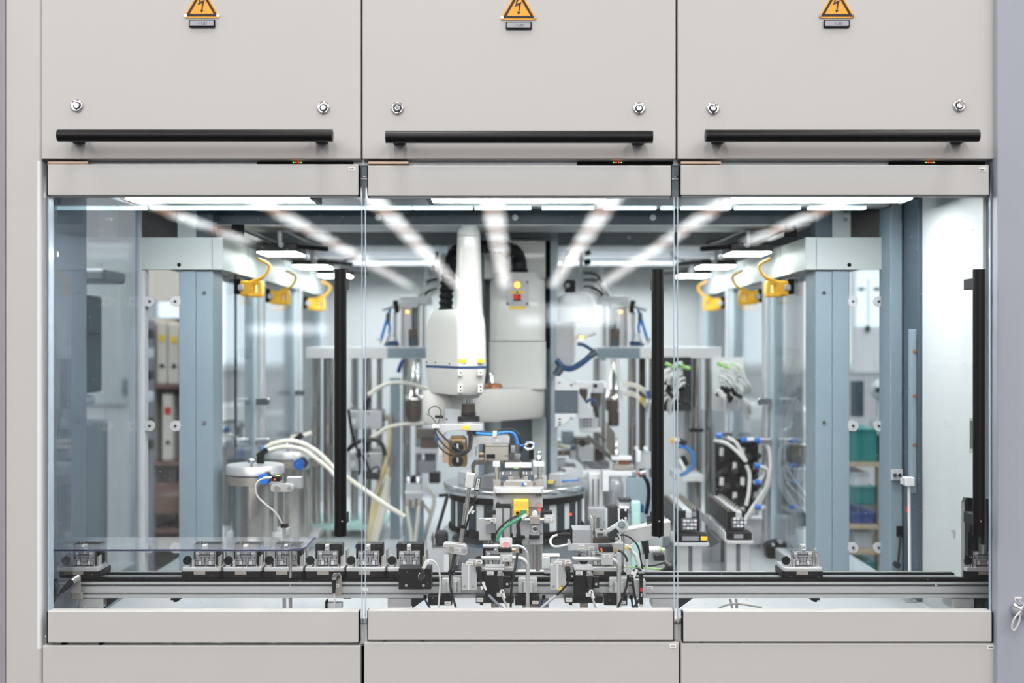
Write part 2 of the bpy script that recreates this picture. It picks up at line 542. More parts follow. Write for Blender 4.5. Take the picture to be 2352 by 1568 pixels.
# things of the hall seen beyond the cell: shelf of binders on the left
def shelf_left():
    Y = 2.2
    t = T('binder_shelf', 'brown office shelf with cream binders beyond the left side window', 'shelf', (372, 1400, Y))
    t.p('back_panel', mbox(345, 730, 424, 1560, Y + .32, .02), m_brown)
    t.p('side_board', mbox(345, 730, 352, 1560, Y, .32), m_binder)
    t.p('side_board', mbox(416, 730, 424, 1560, Y, .32), m_binder)
    for y in (882, 1060, 1150, 1215, 1300): t.p('board', mbox(350, y, 418, y + 9, Y, .32), m_brown)
    t.p('drawer_front', mbox(352, 1110, 416, 1180, Y - .01, .02), m_brown)
    t.p('drawer_front', mbox(352, 1224, 416, 1296, Y - .01, .02), m_darkst)
    t.p('top_panel', mbox(340, 600, 430, 690, Y + .2, .1), m_binder)
    for i, (x0, x1, y0, y1) in enumerate(((359, 384, 738, 882), (386, 412, 742, 882), (372, 398, 905, 1058))):
        b = T('ring_binder', ['cream ring binder leftmost on the upper shelf board', 'cream ring binder rightmost on the upper shelf board',
                              'cream ring binder alone on the lower shelf board'][i], 'binder', ((x0 + x1) / 2, y1, Y + .02), 'binders on the office shelf')
        b.p('spine', mbox(x0, y0, x1, y1, Y + .02, .26), m_binder, .006)
        b.p('finger_hole', MB().disc((x0 + x1) / 2, y1 - 42, 5, Y + .016, .005), m_dgrey)
        b.p('spine_label', mbox(x0 + 6, y0 + 30, x1 - 6, y0 + 46, Y + .017, .004), m_lyel if i < 2 else m_red)
    s = T('bin_column', 'column of small grey bins beside the binder shelf', 'rack', (338, 1400, Y - .2))
    s.p('column', mbox(336, 735, 344, 1500, Y - .2, .06), m_purple)
    for y in (755, 800, 850, 900, 960, 1010): s.p('bin', mbox(330, y, 346, y + 22, Y - .26, .05), m_dgrey if y % 100 else m_white, .004)
shelf_left()

def shelf_right():
    Y = 1.6
    t = T('parts_shelf', 'wooden framed parts shelf beyond the right side window', 'shelf', (2000, 1400, Y))
    t.p('post', mbox(2019, 1065, 2029, 1560, Y, .05), m_wood)
    t.p('post', mbox(1930, 1065, 1942, 1560, Y + .3, .05), m_wood)
    for y in (1062, 1205, 1262, 1345): t.p('board', mbox(1940, y, 2028, y + 10, Y, .35), m_wood)
    for i, (x0, x1, y0, y1, m, l) in enumerate((
            (1950, 2016, 985, 1062, m_teal, 'teal stacking crate standing on top of the wooden shelf'),
            (2017, 2036, 1000, 1062, m_rub, 'dark stacking crate beside the teal one on the wooden shelf'),
            (1958, 1996, 1085, 1118, m_white, 'white tub on the upper board of the wooden shelf'),
            (1960, 2014, 1118, 1160, m_teal, 'small teal tray on the upper board of the wooden shelf'),
            (1958, 2012, 1178, 1204, m_navy, 'navy blue folded cloth on the wooden shelf'),
            (1960, 2005, 1222, 1261, m_lgrey, 'pale grey tub on the middle board of the wooden shelf'),
            (1970, 2016, 1290, 1344, m_teal, 'teal bin on the bottom board of the wooden shelf'))):
        c = T('storage_crate', l, 'crate', ((x0 + x1) / 2, y1, Y + .02))
        c.p('box', mbox(x0, y0, x1, y1, Y + .02, .25), m, .008)
        c.p('rim', mbox(x0 - 2, y0, x1 + 2, y0 + 5, Y + .014, .262), m, .003)
    m = T('wall_board', 'white notice board hanging beyond the right side window', 'board', (1990, 860, 2.6))
    m.p('sheet', mbox(1966, 750, 2040, 855, 2.6, .02), m_white)
    m.p('clip', mbox(1990, 748, 1998, 760, 2.585, .02), m_rub)
    m.p('cord', MB().rod((1994, 640, 2.6), (1994, 750, 2.6), 1.4), m_mgrey)
    for i, (x, y, c, l) in enumerate(((1975, 660, m_dgrey, 'small dark clip left of the hanging cord'), (2010, 660, m_dgrey, 'small dark clip right of the hanging cord'))):
        solo('wall_clip', l, 'clip', MB().b(x, y, x + 12, y + 7, 2.6, .03), c, .003)
    b = T('desk_lamp', 'white desk lamp with dark lens beyond the right side window', 'lamp', (2020, 1000, 2.0))
    b.p('head', MB().vl(2018, 2.0, [(6, 872), (16, 885), (18, 905), (10, 915)]), m_white)
    b.p('lens', MB().disc(2020, 896, 7, 1.9, .02), m_dgrey)
    b.p('foot', MB().vl(2018, 2.0, [(5, 915), (5, 960), (22, 965), (22, 985)]), m_lgrey)
    solo('dark_screen', 'dark upright screen beside the white desk lamp', 'screen', mbox(1957, 874, 1985, 957, 2.2, .03), m_slated, .004)
shelf_right()

# other machines behind the cell, blurred
for i, (x0, x1, y0, y1, Y, m, l) in enumerate((
        (150, 300, 560, 1300, 5.0, m_lgrey, 'pale grey machine cabinet far behind the left side glass'),
        (505, 545, 930, 1250, 4.6, m_white, 'white machine cabinet far behind the left post'),
        (590, 690, 950, 1250, 5.4, m_lgrey, 'light machine housing far behind the left rods'),
        (1720, 1800, 930, 1250, 4.8, m_white, 'white machine cabinet far behind the right hoses'),
        (1640, 1700, 960, 1250, 5.6, m_mgrey, 'grey machine housing far behind the right rods'),
        (1838, 1876, 940, 1250, 4.2, m_lgrey, 'tall pale cabinet far behind the right post'))):
    c = T('machine_cabinet', l, 'cabinet', ((x0 + x1) / 2, y1, Y))
    c.p('body', mbox(x0, y0, x1, y1, Y, .6), m, .01)
    c.p('door', mbox(x0 + 6, y0 + 30, x1 - 6, (y0 + y1) / 2, Y - .02, .02), m_duct, .005)
    c.p('plinth', mbox(x0, y1, x1, y1 + 30, Y + .05, .5), m_dgrey)
    c.p('handle', mbox(x1 - 16, (y0 + y1) / 2 - 60, x1 - 12, (y0 + y1) / 2 - 20, Y - .04, .02), m_rub)

# ================================================================== cabinet front
body = T('cabinet_body', 'warm grey upper cabinet carcass behind the three upper doors', 'cabinet', (1190, 372, .04))
body.p('carcass', MB().box((-1.084, .035, .42), (1.105, .55, 1.16)), m_panel)
body.p('bottom_lip', mbox(96, 366, 2288, 380, .03, .06), m_alud)
body.p('gap_seal', mbox(826, -300, 836, 366, .029, .006), m_gap)
body.p('gap_seal', mbox(1550, -300, 1560, 366, .029, .006), m_gap)
left = T('frame_column', 'warm grey frame column at the left edge of the machine', 'column', (54, 1800, 0))
left.p('face', MB().prism([(W(14, 0, 0).x, .0), (W(90, 0, 0).x, .0), (W(94, 0, 0).x, .004), (W(94, 0, 0).x, .06), (W(14, 0, 0).x, .06)], 2, -1.5, 1.16), m_panel)
left.p('jamb', MB().box((-1.092, .034, -.74), (-1.076, .046, .42)), m_alu)
left.p('edge_seal', MB().box((-1.074, .012, -.66), (-1.071, .034, .34)), m_gedge)
left.p('edge_trim', MB().prism([(W(86, 0, 0).x, -.001), (W(93, 0, 0).x, .001), (W(94.6, 0, 0).x, .006), (W(95, 0, 0).x, .045), (W(86, 0, 0).x, .045)], 2, -.70, .42), m_white)  # white strip stands in for light glowing on the column edge
left.p('edge_gap', mbox(11, -380, 15, 2300, .002, .03), m_gap)
solo('neighbour_cabinet', 'mauve grey neighbouring cabinet at the far left edge', 'cabinet', mbox(-420, -380, 11, 2300, -.004, .5), m_purple, .003)
right = T('control_cabinet', 'blue grey flat control cabinet at the right edge of the machine', 'cabinet', (2322, 1800, 0))
right.p('face', mbox(2291, -380, 2800, 2300, -.02, .05), m_panel_side, .004)
right.p('jamb', MB().box((1.101, .034, -.36), (1.112, .046, .42)), m_alu)
right.p('edge_gap', mbox(2285, -380, 2292, 2300, .01, .03), m_gap)
sk = right.p('socket_ring', MB().lathe(W(2342, 1396, -.02), [(.021, 0), (.021, -.006), (.016, -.010), (.016, -.024), (.012, -.026), (.012, -.04)], 24, axis=1), m_chrome)
sk.p('tether', MB().hose([(2346, 1402, -.05), (2330, 1420, -.05), (2324, 1440, -.045), (2330, 1447, -.045), (2340, 1430, -.05), (2344, 1408, -.05)], 2.0), m_wcable)
sk.p('screw', MB().disc(2325, 1394, 2, -.024, .006), m_chrome)
right.p('label', mbox(2331, 1371, 2347, 1380, -.0225, .002), m_label, .0008)
right.p('label_print', MB().b(2334, 1374, 2338, 1377, -.0232, .0005).b(2340, 1374, 2344, 1377, -.0232, .0005), m_ink)

def warn(d, cx, by):
    """warning triangle, its base line centre at (cx, by)"""
    Y = -.0025
    def tri(hw, y0, up):
        return [(cx - hw, y0), (cx + hw, y0), (cx, y0 - up)]
    def rt(hw, y0, up, r):
        return [(p.x, p.y) for p in round_poly([Vector(q) for q in tri(hw, y0, up)], r, 4)]
    s = d.p('warning_sign', MB().poly(rt(43, by, 74, 7), Y, .0025), m_sign)
    # black border as three bars
    bd = MB()
    o = tri(37, by - 3.6, 63.7); i_ = tri(27.6, by - 9.2, 47.6)
    for a in range(3):
        b = (a + 1) % 3
        bd.poly([o[a], o[b], i_[b], i_[a]], Y - .0006, .0006)
    s.p('border', bd, m_signk)
    bolt = [(cx + 2, by - 46), (cx + 10, by - 50), (cx + 6.4, by - 43), (cx + 2.8, by - 31.5), (cx - .5, by - 31), (cx - 2, by - 13.5)]
    bm = MB()
    bm.poly([(cx - 3, by - 52), (cx + 3, by - 52), (cx - 4.5, by - 36.5), (cx - 8, by - 29.5)], Y - .0006, .0006)
    bm.poly([(cx - 10, by - 29.8), (cx - 6, by - 35.5), (cx + 7, by - 41.5), (cx + 5.5, by - 36.5)], Y - .0008, .0006)
    bm.poly([(cx + 1.6, by - 38), (cx + 5.9, by - 41), (cx + 1.5, by - 17), (cx - .6, by - 17)], Y - .0010, .0006)
    bm.poly([(cx - 3.6, by - 19.5), (cx + .3, by - 18), (cx + 4.4, by - 18.6), (cx - .5, by - 11.5)], Y - .0007, .0006)
    s.p('lightning_arrow', bm, m_signk)
    for sx in (-1, 1): s.p('rivet', MB().disc(cx + sx * 37.5, by - 5.5, 3.1, Y - .002, .003, 2.6, 12), m_chrome)
    n = d.p('name_plate', mbox(cx - 29, by + 4, cx + 30, by + 21, -.006, .006), m_gap, .001)
    n.p('plate_face', mbox(cx - 27, by + 6, cx + 27.5, by + 18.5, -.0066, .001), m_plate, .0006)
    n.p('lettering', text_mb('-1U0', cx + 1, by + 12.4, 7.6, -.0068), m_inkd)

def lock(d, x, y):
    r = d.p('lock', MB().lathe(W(x, y, 0), [(.0145, 0), (.0145, -.003), (.0125, -.005), (.0105, -.005), (.0105, -.0032)], 24, axis=1), m_chrome)
    r.p('keyway', MB().disc(x, y, 9.5, -.0034, .002).b(x - 3, y + 10.5, x + 3, y + 13, -.0052, .001), m_dgrey)
    r.p('pin', MB().lathe(W(x, y, 0), [(.0062, -.003), (.0062, -.0045), (.0042, -.0045), (.0042, -.0036)], 18, axis=1).disc(x + 1, y + 1, 1.8, -.0055, .002), m_chrome)

def bar_h(d, x0, x1, y, posts):
    Y = -.056; k = S(Y)
    h = d.p('handle_bar', MB().rod((x0, y, Y), (x1, y, Y), 14.2, None, 28), m_black, .0012)
    for p in posts:
        a = W(p, y, -.012); zc = W(0, y, Y).z
        h.p('standoff', MB().box((a.x - .014, -.05, zc - .0075), (a.x + .014, 0, zc + .009)), m_black, .001)

UD = ((94.5, 828.5, 463, 41, (177, 243), (743, 247.5), (134, 764), 311.5, (178, 738), 'left'),
      (832, 1552.5, 1191, 45.5, (913, 249), (1468, 249), (886, 1499), 314.5, (917, 1466), 'middle'),
      (1556.5, 2285, 1922, 41.5, (1638, 249), (2203, 243), (1620, 2247), 312, (1649, 2200), 'right'))
for (x0, x1, cx, by, l1, l2, hb, hy, ps, nm) in UD:
    d = T('upper_door', 'warm grey %s upper cabinet door with yellow warning triangle and black bar handle' % nm, 'cabinet door', ((x0 + x1) / 2, 366, 0), 'upper cabinet doors')
    d.p('panel', mbox(x0, -370, x1, 365.5, 0, .028), m_panel, .003)
    warn(d, cx, by); lock(d, *l1); lock(d, *l2); bar_h(d, hb[0], hb[1], hy, ps)

GD = ((109, 823.5, 377, 449, 1403, 1476, (112, 831), 782, 109, 823.5, 'left', 808),
      (845, 1541.5, 380, 450.5, 1401, 1470, (839, 1548.5), 1510.5, 845, 1547, 'middle', None),
      (1563.5, 2272, 379, 448.5, 1403, 1474, (1557, 2275), 2249, 1569.5, 2278.5, 'right', 2257))
for (x0, x1, ya, yb, yc, yd, gx, hx, bx0, bx1, nm, st) in GD:
    d = T('glass_door', '%s clear glass door with warm grey rails and upright black bar handle' % nm, 'glass door', ((x0 + x1) / 2, yd, 0), 'glass doors of the cell')
    d.p('top_rail', mbox(x0, ya, x1, yb, -.004, .028), m_panel, .0022)
    d.p('bottom_rail', mbox(bx0, yc, bx1, yd, -.004, .028), m_panel, .0022)
    d.p('top_seal', mbox(x0 + 4, yb - 1, x1 - 2, yb + 3, .004, .02), m_alud)
    pane = d.p('pane', MB().b(gx[0], 430, gx[1], 1425, .010, .007), m_glass)
    e = .0012
    for x in gx:
        d.p('pane_edge', mbox(x - .8, 452, x + .8, 1430, .0095, .008), m_gedge)
    for (xa, sgn) in ((x0, -1), (x1, 1)):
        d.p('end_cap', mbox(xa - 2.5 if sgn > 0 else xa - 1.5, ya + 2, xa + 1.5 if sgn > 0 else xa + 2.5, yb + 1, -.002, .026), m_gap)
    for (xa, sgn) in ((bx0, -1), (bx1, 1)):
        d.p('end_cap', mbox(xa - 2.5 if sgn > 0 else xa - 1.5, yc + 2, xa + 1.5 if sgn > 0 else xa + 2.5, yd + 1, -.002, .026), m_gap)
    h = d.p('handle_bar', MB().rod((hx, 618.5, -.056), (hx, 1230, -.056), 14.0, None, 28), m_black, .0012)
    for y in (650, 1196):
        a = W(hx, y, -.056)
        h.p('standoff', MB().box((a.x - .009, -.05, a.z - .012), (a.x + .009, .010, a.z + .012)), m_dgrey, .001)
    h.p('screw', MB().disc(hx + 4, 1197, 2.0, -.0745, .004), m_chrome)
    xl_ = {'left': 110, 'middle': 846, 'right': 1564}[nm]
    d.p('latch_strip', mbox(xl_, 371, xl_ + 92, 376, .004, .02), m_smoke)
    d.p('latch_block', mbox(xl_ - 3, 368.5, xl_ + 62, 371, .006, .02), m_dgrey)
    d.p('catch', mbox(xl_ + 480, 371.5, xl_ + 700, 377, .02, .008), m_gap)
    for j in range(4): d.p('status_led', mbox(xl_ + 562 + j * 6, 372, xl_ + 565 + j * 6, 374, .012, .004), m_ered if j in (1, 2) else m_egrn)
    if st:
        s = d.p('sticker', mbox(st - 8, ya + 6, st + 8, ya + 15, -.0052, .0014), m_label, .0006)
        s.p('sticker_print', MB().b(st - 5, ya + 9, st - 1, ya + 11.5, -.0058, .0005).b(st, ya + 9, st + 4, ya + 11.5, -.0058, .0005), m_ink)

for (xa, xb, nm) in ((826, 843, 'left and middle'), (1543, 1562, 'middle and right')):
    f = T('door_mullion', 'slim grey metal channel between the %s glass doors' % nm, 'mullion', ((xa + xb) / 2, 1475, .03))
    f.p('top_channel', mbox(xa, 376, xb, 436, .034, .02), m_slate)
    f.p('channel_lip', mbox(xa, 409, xb, 412, .030, .01), m_alud)
    f.p('hinge_screw', MB().rod((xa + 6, 406, .03), (xb - 2, 406, .03), 2.2), m_chrome)
    f.p('foot_block', mbox(xa - 4, 1432, xb + 4, 1478, .0275, .006), m_white)
    f.p('foot_plate', mbox(xa - 4, 1420, xb + 4, 1431, .026, .03), m_lgrey)
    if xa > 1500: f.p('hinge_pin', MB().rod((xa + 2, 1424, .028), (xb, 1424, .028), 8), m_steelw)

LD = ((97, 828, 1482, 'left'), (836, 1560, 1474, 'middle'), (1564, 2290, 1477, 'right'))
for (x0, x1, y0, nm) in LD:
    d = T('lower_door', 'warm grey %s lower cabinet door below the glass doors' % nm, 'cabinet door', ((x0 + x1) / 2, 2280, 0), 'lower cabinet doors')
    d.p('panel', mbox(x0, y0, x1, 2260, 0, .028), m_panel, .003)
    for x in (x0 + 48, x0 + 134): d.p('hinge_tab', mbox(x - 4, y0 - 7, x + 4, y0 + 1, .004, .02), m_gap)
    if nm != 'left':
        s = d.p('sticker', mbox(x1 - 22, y0 + 5, x1 - 7, y0 + 14, -.0014, .0016), m_label, .0006)
        s.p('sticker_print', MB().b(x1 - 19, y0 + 8, x1 - 15, y0 + 10.5, -.002, .0005).b(x1 - 14, y0 + 8, x1 - 10, y0 + 10.5, -.002, .0005), m_ink)
lb = T('base_frame', 'pale metal base frame under the glass doors', 'frame', (1190, 2280, .03))
lb.p('sill', MB().box((-1.085, .034, -.80), (1.105, .075, -.655)), m_lgrey, .002)
lb.p('carcass', MB().box((-1.085, .08, -1.5), (1.105, 2.5, -.80)), m_panel)
for x in (833, 1562): lb.p('gap_seal', mbox(x - 5, 1484, x + 5, 2260, .03, .01), m_gap)

# ================================================================== the cell
tb = T('work_table', 'pale steel work table of the assembly cell', 'table', Vector((0, 1.2, -.75)))
tb.p('table_top', MB().box((-1.085, .076, -.74), (1.105, 2.55, -.69)), m_table)

roof = T('cell_roof', 'grey cell roof with slate cross beams above the robot', 'roof', Vector((0, 1.2, .42)))
roof.p('roof_panel', MB().box((-1.09, .10, .405), (1.105, 2.6, .42)), m_beam)
for (y0, y1, zb, m) in ((R(1.30), R(1.375), .3575, m_beamf), (R(1.52), R(1.605), .345, m_beam), (R(1.725), R(1.79), .345, m_beam), (R(1.87), R(1.92), .345, m_beam)):
    xe = .90 if y0 < .9 else 1.06
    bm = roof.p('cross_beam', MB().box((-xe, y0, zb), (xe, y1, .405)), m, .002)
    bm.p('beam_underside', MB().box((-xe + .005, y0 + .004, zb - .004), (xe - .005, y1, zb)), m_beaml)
    if y0 < .9:
        for x in (868, 1183, 1500):
            bm.p('bolt', MB().disc(x, 499, 7, y0 - .003, .005), m_white)
    elif y0 < 1.6:
        for x in (1445, 935): bm.p('bolt', MB().disc(x, 545, 4.5, y0 - .003, .005), m_white)
roof.p('front_flange', MB().box((-1.06, .11, .375), (1.08, .16, .405)), m_beaml)

back = T('cell_back_wall', 'light grey panelled back wall of the cell', 'panel', Vector((0, 2.55, -.69)))
for (x0, x1) in ((-1.04, -.4), (-.395, .395), (.4, 1.04)):
    back.p('panel', MB().box((x0, 2.52, -.69), (x1, 2.55, .405)), m_cellwall, .003)

for sx, nm in ((-1, 'left'), (1, 'right')):
    def X(px): return px if sx < 0 else 2 * CX + 2 - px
    def bb(x0, y0, x1, y1, Y, dep): return mbox(min(X(x0), X(x1)), y0, max(X(x0), X(x1)), y1, Y, dep)
    Y0 = R(1.25)
    p = T('corner_post', 'slate blue corner post of the cell on the %s' % nm, 'post', (X(450), 1342, Y0))
    p.p('outer_half', bb(411, 620, 449.5, 1342, Y0, .11), m_slate, .0015)
    p.p('inner_half', bb(450.5, 620, 489, 1342, Y0 + .002, .11), m_slate, .0015)
    p.p('upper_stub', bb(411, 478, 489, 546, Y0 + .06, .05), m_slated)
    br = p.p('bracket', bb(408, 472, 450, 546, Y0 + .05, .008), m_duct)
    for y in (484, 503): br.p('screw', MB().disc(X(419), y, 4, Y0 + .044, .008), m_chrome)
    for y in (672, 970): p.p('screw', MB().disc(X(469), y, 4, Y0 - .003, .006), m_chrome)
    for y in (1272,): p.p('screw', MB().disc(X(485), y, 4, Y0 - .003, .006), m_chrome)
    g = T('cable_duct', 'light grey cable duct running back along the %s of the cell' % nm, 'duct', (X(420), 620, Y0))
    p.p('dark_fascia', bb(326, 462, 492, 545, Y0 + .115, .01), m_fascia)
    g.p('front_plate', bb(318, 545, 486.5, 619, Y0 - .012, .01), m_duct, .001)
    g.p('front_plate', bb(487.5, 545, 512, 619, Y0 - .012, .01), m_duct, .001)
    g.p('plate_hole', MB().disc(X(411), 608, 4.5, Y0 - .0135, .002), m_gap)
    xa = W(X(512), 0, Y0).x
    z0 = W(0, 619, Y0).z; z1 = W(0, 545, Y0).z
    g.p('duct_run', MB().box((xa, Y0 - .002, z0), (xa + sx * .16, 2.5, z1)), m_duct)
    for yy in (.95, 1.5, 2.0): g.p('duct_joint', MB().box((xa - sx * .0015, yy, z0 - .002), (xa + sx * .1, yy + .004, z1)), m_mgrey)
    # inner side window frames along the cell
    w = T('side_window', 'glazed side wall of the cell running back on the %s' % nm, 'window', Vector((sx * .855, 1.6, -.69)))
    w.p('pane', MB().box((sx * .855, Y0 + .12, -.66), (sx * .863, 2.5, z0 - .01)), m_glass2)
    for yy in (1.12, 1.78, 2.40):
        w.p('upright', MB().box((sx * .845, yy, -.69), (sx * .885, yy + .045, z0)), m_slatel, .002)
        w.p('upright_cap', MB().box((sx * .835, yy + .05, -.69), (sx * .875, yy + .09, z0)), m_lgrey, .002)
    if sx < 0: w.p('slim_upright', MB().box((sx * .858, .90, -.69), (sx * .864, .91, z0)), m_slated)
    w.p('bottom_rail', MB().box((sx * .84, Y0 + .12, -.69), (sx * .88, 2.5, -.655)), m_lgrey)
    for yy, zz in ((1.1, -.20), (1.1, -.33), (1.76, -.2), (1.76, -.36)):
        w.p('pane_clip', MB().box((sx * .80, yy, zz), (sx * .845, yy + .02, zz + .022)), m_chrome, .003)
    # narrow outer window between the corner post and the side wall
    n = T('corner_window', 'narrow clear corner window beside the %s corner post' % nm, 'window', (X(370), 1340, Y0 + .03))
    n.p('edge_strip', bb(322, 620, 333, 1342, Y0 - .004, .03), m_lgrey)
    n.p('pane', bb(333, 620, 411, 1342, Y0 + .03, .006), m_glass2)
    n.p('bottom_strip', bb(322, 1330, 411, 1342, Y0, .03), m_lgrey)
    for y in (692, 978, 1258):
        for (xc, sg) in ((343, 1), (402, -1)):
            q = MB().disc(X(xc), y, 12, Y0 - .006, .008)
            xx0 = xc - 10 if sg > 0 else xc
            q.b(min(X(xx0), X(xx0 + 10)), y - 11.6, max(X(xx0), X(xx0 + 10)), y + 11.6, Y0 - .0052, .007)
            c = n.p('hinge_clip', q, m_lgrey, .001)
            c.p('screw', MB().disc(X(xc), y, 3, Y0 - .009, .004), m_gunmet)

# left side: one big clear pane from the front to the corner
ls = T('side_window', 'large mirror-like clear side pane at the left end of the cell', 'window', Vector((-1.068, .34, -.69)))
ls.p('pane', MB().box((-1.074, .048, -.66), (-1.068, R(1.25) - .006, .39)), m_glass2)
ls.p('foot_rail', MB().box((-1.085, .077, -.69), (-1.06, R(1.25), -.655)), m_slate)
ls.p('corner_strip', MB().box((-1.08, R(1.25) - .02, -.66), (-1.066, R(1.25) - .005, .39)), m_lgrey)
# right side: white end panel, then slate frame
rs = T('white_partition', 'smooth white end panel inside the right end of the cell', 'panel', Vector((1.092, .22, -.69)))
rs.p('sheet', MB().prism([(.425, -.69), (.425, .405), (.035, .405), (.035, -.36), (.15, -.372), (.162, -.385), (.162, -.69)], 0, 1.092, 1.1), m_part)
rs.p('plate', mbox(2226, 1030 - 70, 2236, 1040, .06, .002), m_label)
rs.p('plate_print', MB().b(2228, 966, 2234, 1030, .059, .0006), m_mgrey)
rs.p('bolt', MB().rod((2186, 1219, .2), (2196, 1219, .2), 2.6).rod((2190, 1222, .2), (2190, 1236, .2), 1.0), m_chrome)
rf = T('door_frame', 'slate steel end frame with door edge at the right end of the cell', 'frame', Vector((1.08, .54, -.69)))
rf.p('post', MB().box((1.052, .56, -.69), (1.085, .66, .40)), m_slate, .002)
rf.p('side_sheet', MB().box((1.088, .50, -.69), (1.096, .66, .40)), m_slated, .002)
rf.p('door_edge', MB().box((1.080, .427, -.69), (1.096, .50, .40)), m_slated, .002)
rf.p('trim_bar', MB().box((1.066, .432, -.40), (1.080, .46, .04)), m_slate, .002)
for z in (-.02, -.14, -.27): rf.p('rusty_screw', MB().cyl((1.073, .428, z), (1.073, .434, z), .0045), m_brownc)
bk = rf.p('screw_block', mbox(2049, 1078, 2074, 1103, .545, .015), m_lgrey, .001)
for x in (2056, 2067): bk.p('screw', MB().disc(x, 1091, 4.5, .542, .006), m_chrome)
rf.p('latch', MB().b(2061, 1209, 2073, 1232, .552, .008), m_gap)
rf.p('latch_lever', MB().rod((2068, 1230, .545), (2063, 1290, .545), 2.6).disc(2062, 1298, 7, .535, .02), m_dgrey)
rf.p('stop_button', MB().disc(2096, 1172, 11, R(1.20), .02), m_red)
gd = T('conveyor_tunnel', 'dark opening with slate bars where the conveyor leaves on the right', 'opening', Vector((1.2, .2, -.69)))
gd.p('back_plate', MB().box((1.102, .27, -.69), (1.45, .28, -.30)), m_slated)
gd.p('side_plate', MB().box((1.45, .05, -.69), (1.46, .28, -.30)), m_slated)
gd.p('roof_plate', MB().box((1.102, .05, -.31), (1.46, .28, -.30)), m_slated)
gd.p('glass_front', MB().box((1.102, .245, -.68), (1.44, .250, -.32)), m_glass2)
gd.p('top_bar', MB().cyl((1.104, .235, -.375), (1.44, .235, -.395), .004), m_slate)
gd.p('cross_plate', MB().box((1.102, .23, -.47), (1.14, .236, -.435)), m_mgrey)
gd.p('screw', MB().cyl((1.118, .226, -.452), (1.118, .231, -.452), .003), m_chrome)
for x in (1.118, 1.135, 1.168, 1.185, 1.22, 1.3): gd.p('bar', MB().cyl((x, .24, -.69), (x, .24, -.38), .004), m_slate)

# ------------------------------------------------------------------ cell lamps
for (x0, x1, nm) in ((287, 712, 'left'), (990, 1392, 'middle'), (1680, 2097, 'right')):
    Ya, Yb_, za = .20, .305, .361
    a = W(x0, 455, Ya).x; b = W(x1, 455, Ya).x
    l = T('ceiling_lamp', 'long white lamp under the cell roof behind the %s glass door' % nm, 'lamp', Vector(((a + b) / 2, .27, za)), 'long lamps under the cell roof')
    l.p('housing', MB().box((a, Ya, za + .007), (b, Yb_, za + .024)), m_alud)
    l.p('end_cap', MB().box((a - .012, Ya, za - .003), (a, Yb_, za + .024)), m_rub)
    l.p('end_cap', MB().box((b, Ya, za - .003), (b + .012, Yb_, za + .024)), m_rub)
    l.p('diffuser', MB().box((a, Ya + .004, za), (b, Yb_ - .005, za + .007)), m_led)
    for xx in (a + .06, b - .06): l.p('hanger', MB().box((xx - .01, Ya + .05, za + .024), (xx + .01, Ya + .08, .405)), m_alud)
for (y0, y1, nm) in ((1.62, 1.72, 'second'), (2.10, 2.20, 'third')):  # added lamps, hidden behind the beams, that brighten the rear half
    for (a, b, sd) in ((-.78, -.12, 'left'), (.12, .78, 'right')):
        l = T('ceiling_lamp', 'long white lamp in the %s roof bay on the %s' % (nm, sd), 'lamp', Vector(((a + b) / 2, y0, .385)), 'long lamps under the cell roof')
        l.p('housing', MB().box((a, y0, .392), (b, y1, .405)), m_alud)
        l.p('end_cap', MB().box((a - .01, y0, .384), (a, y1, .405)), m_rub)
        l.p('end_cap', MB().box((b, y0, .384), (b + .01, y1, .405)), m_rub)
        l.p('diffuser', MB().box((a, y0 + .004, .386), (b, y1 - .004, .392)), m_rear)
segs = ((118, 180), (186, 265), (272, 330), (345, 480), (482, 640), (645, 830), (834, 945), (948, 1085), (1090, 1220), (1245, 1365), (1388, 1508), (1520, 1550), (1566, 1680), (1690, 1840), (1860, 1990))
ls_ = T('strip_light', 'thin cool white strip light along the front roof beam', 'lamp', (1180, 478, R(1.222)))
ls_.p('rail', MB().box((-1.05, R(1.207), .3825), (1.04, R(1.234), .405)), m_alud)
for (a, b) in segs: ls_.p('lit_segment', mbox(a, 473, b, 480, R(1.206), .028), m_strip)

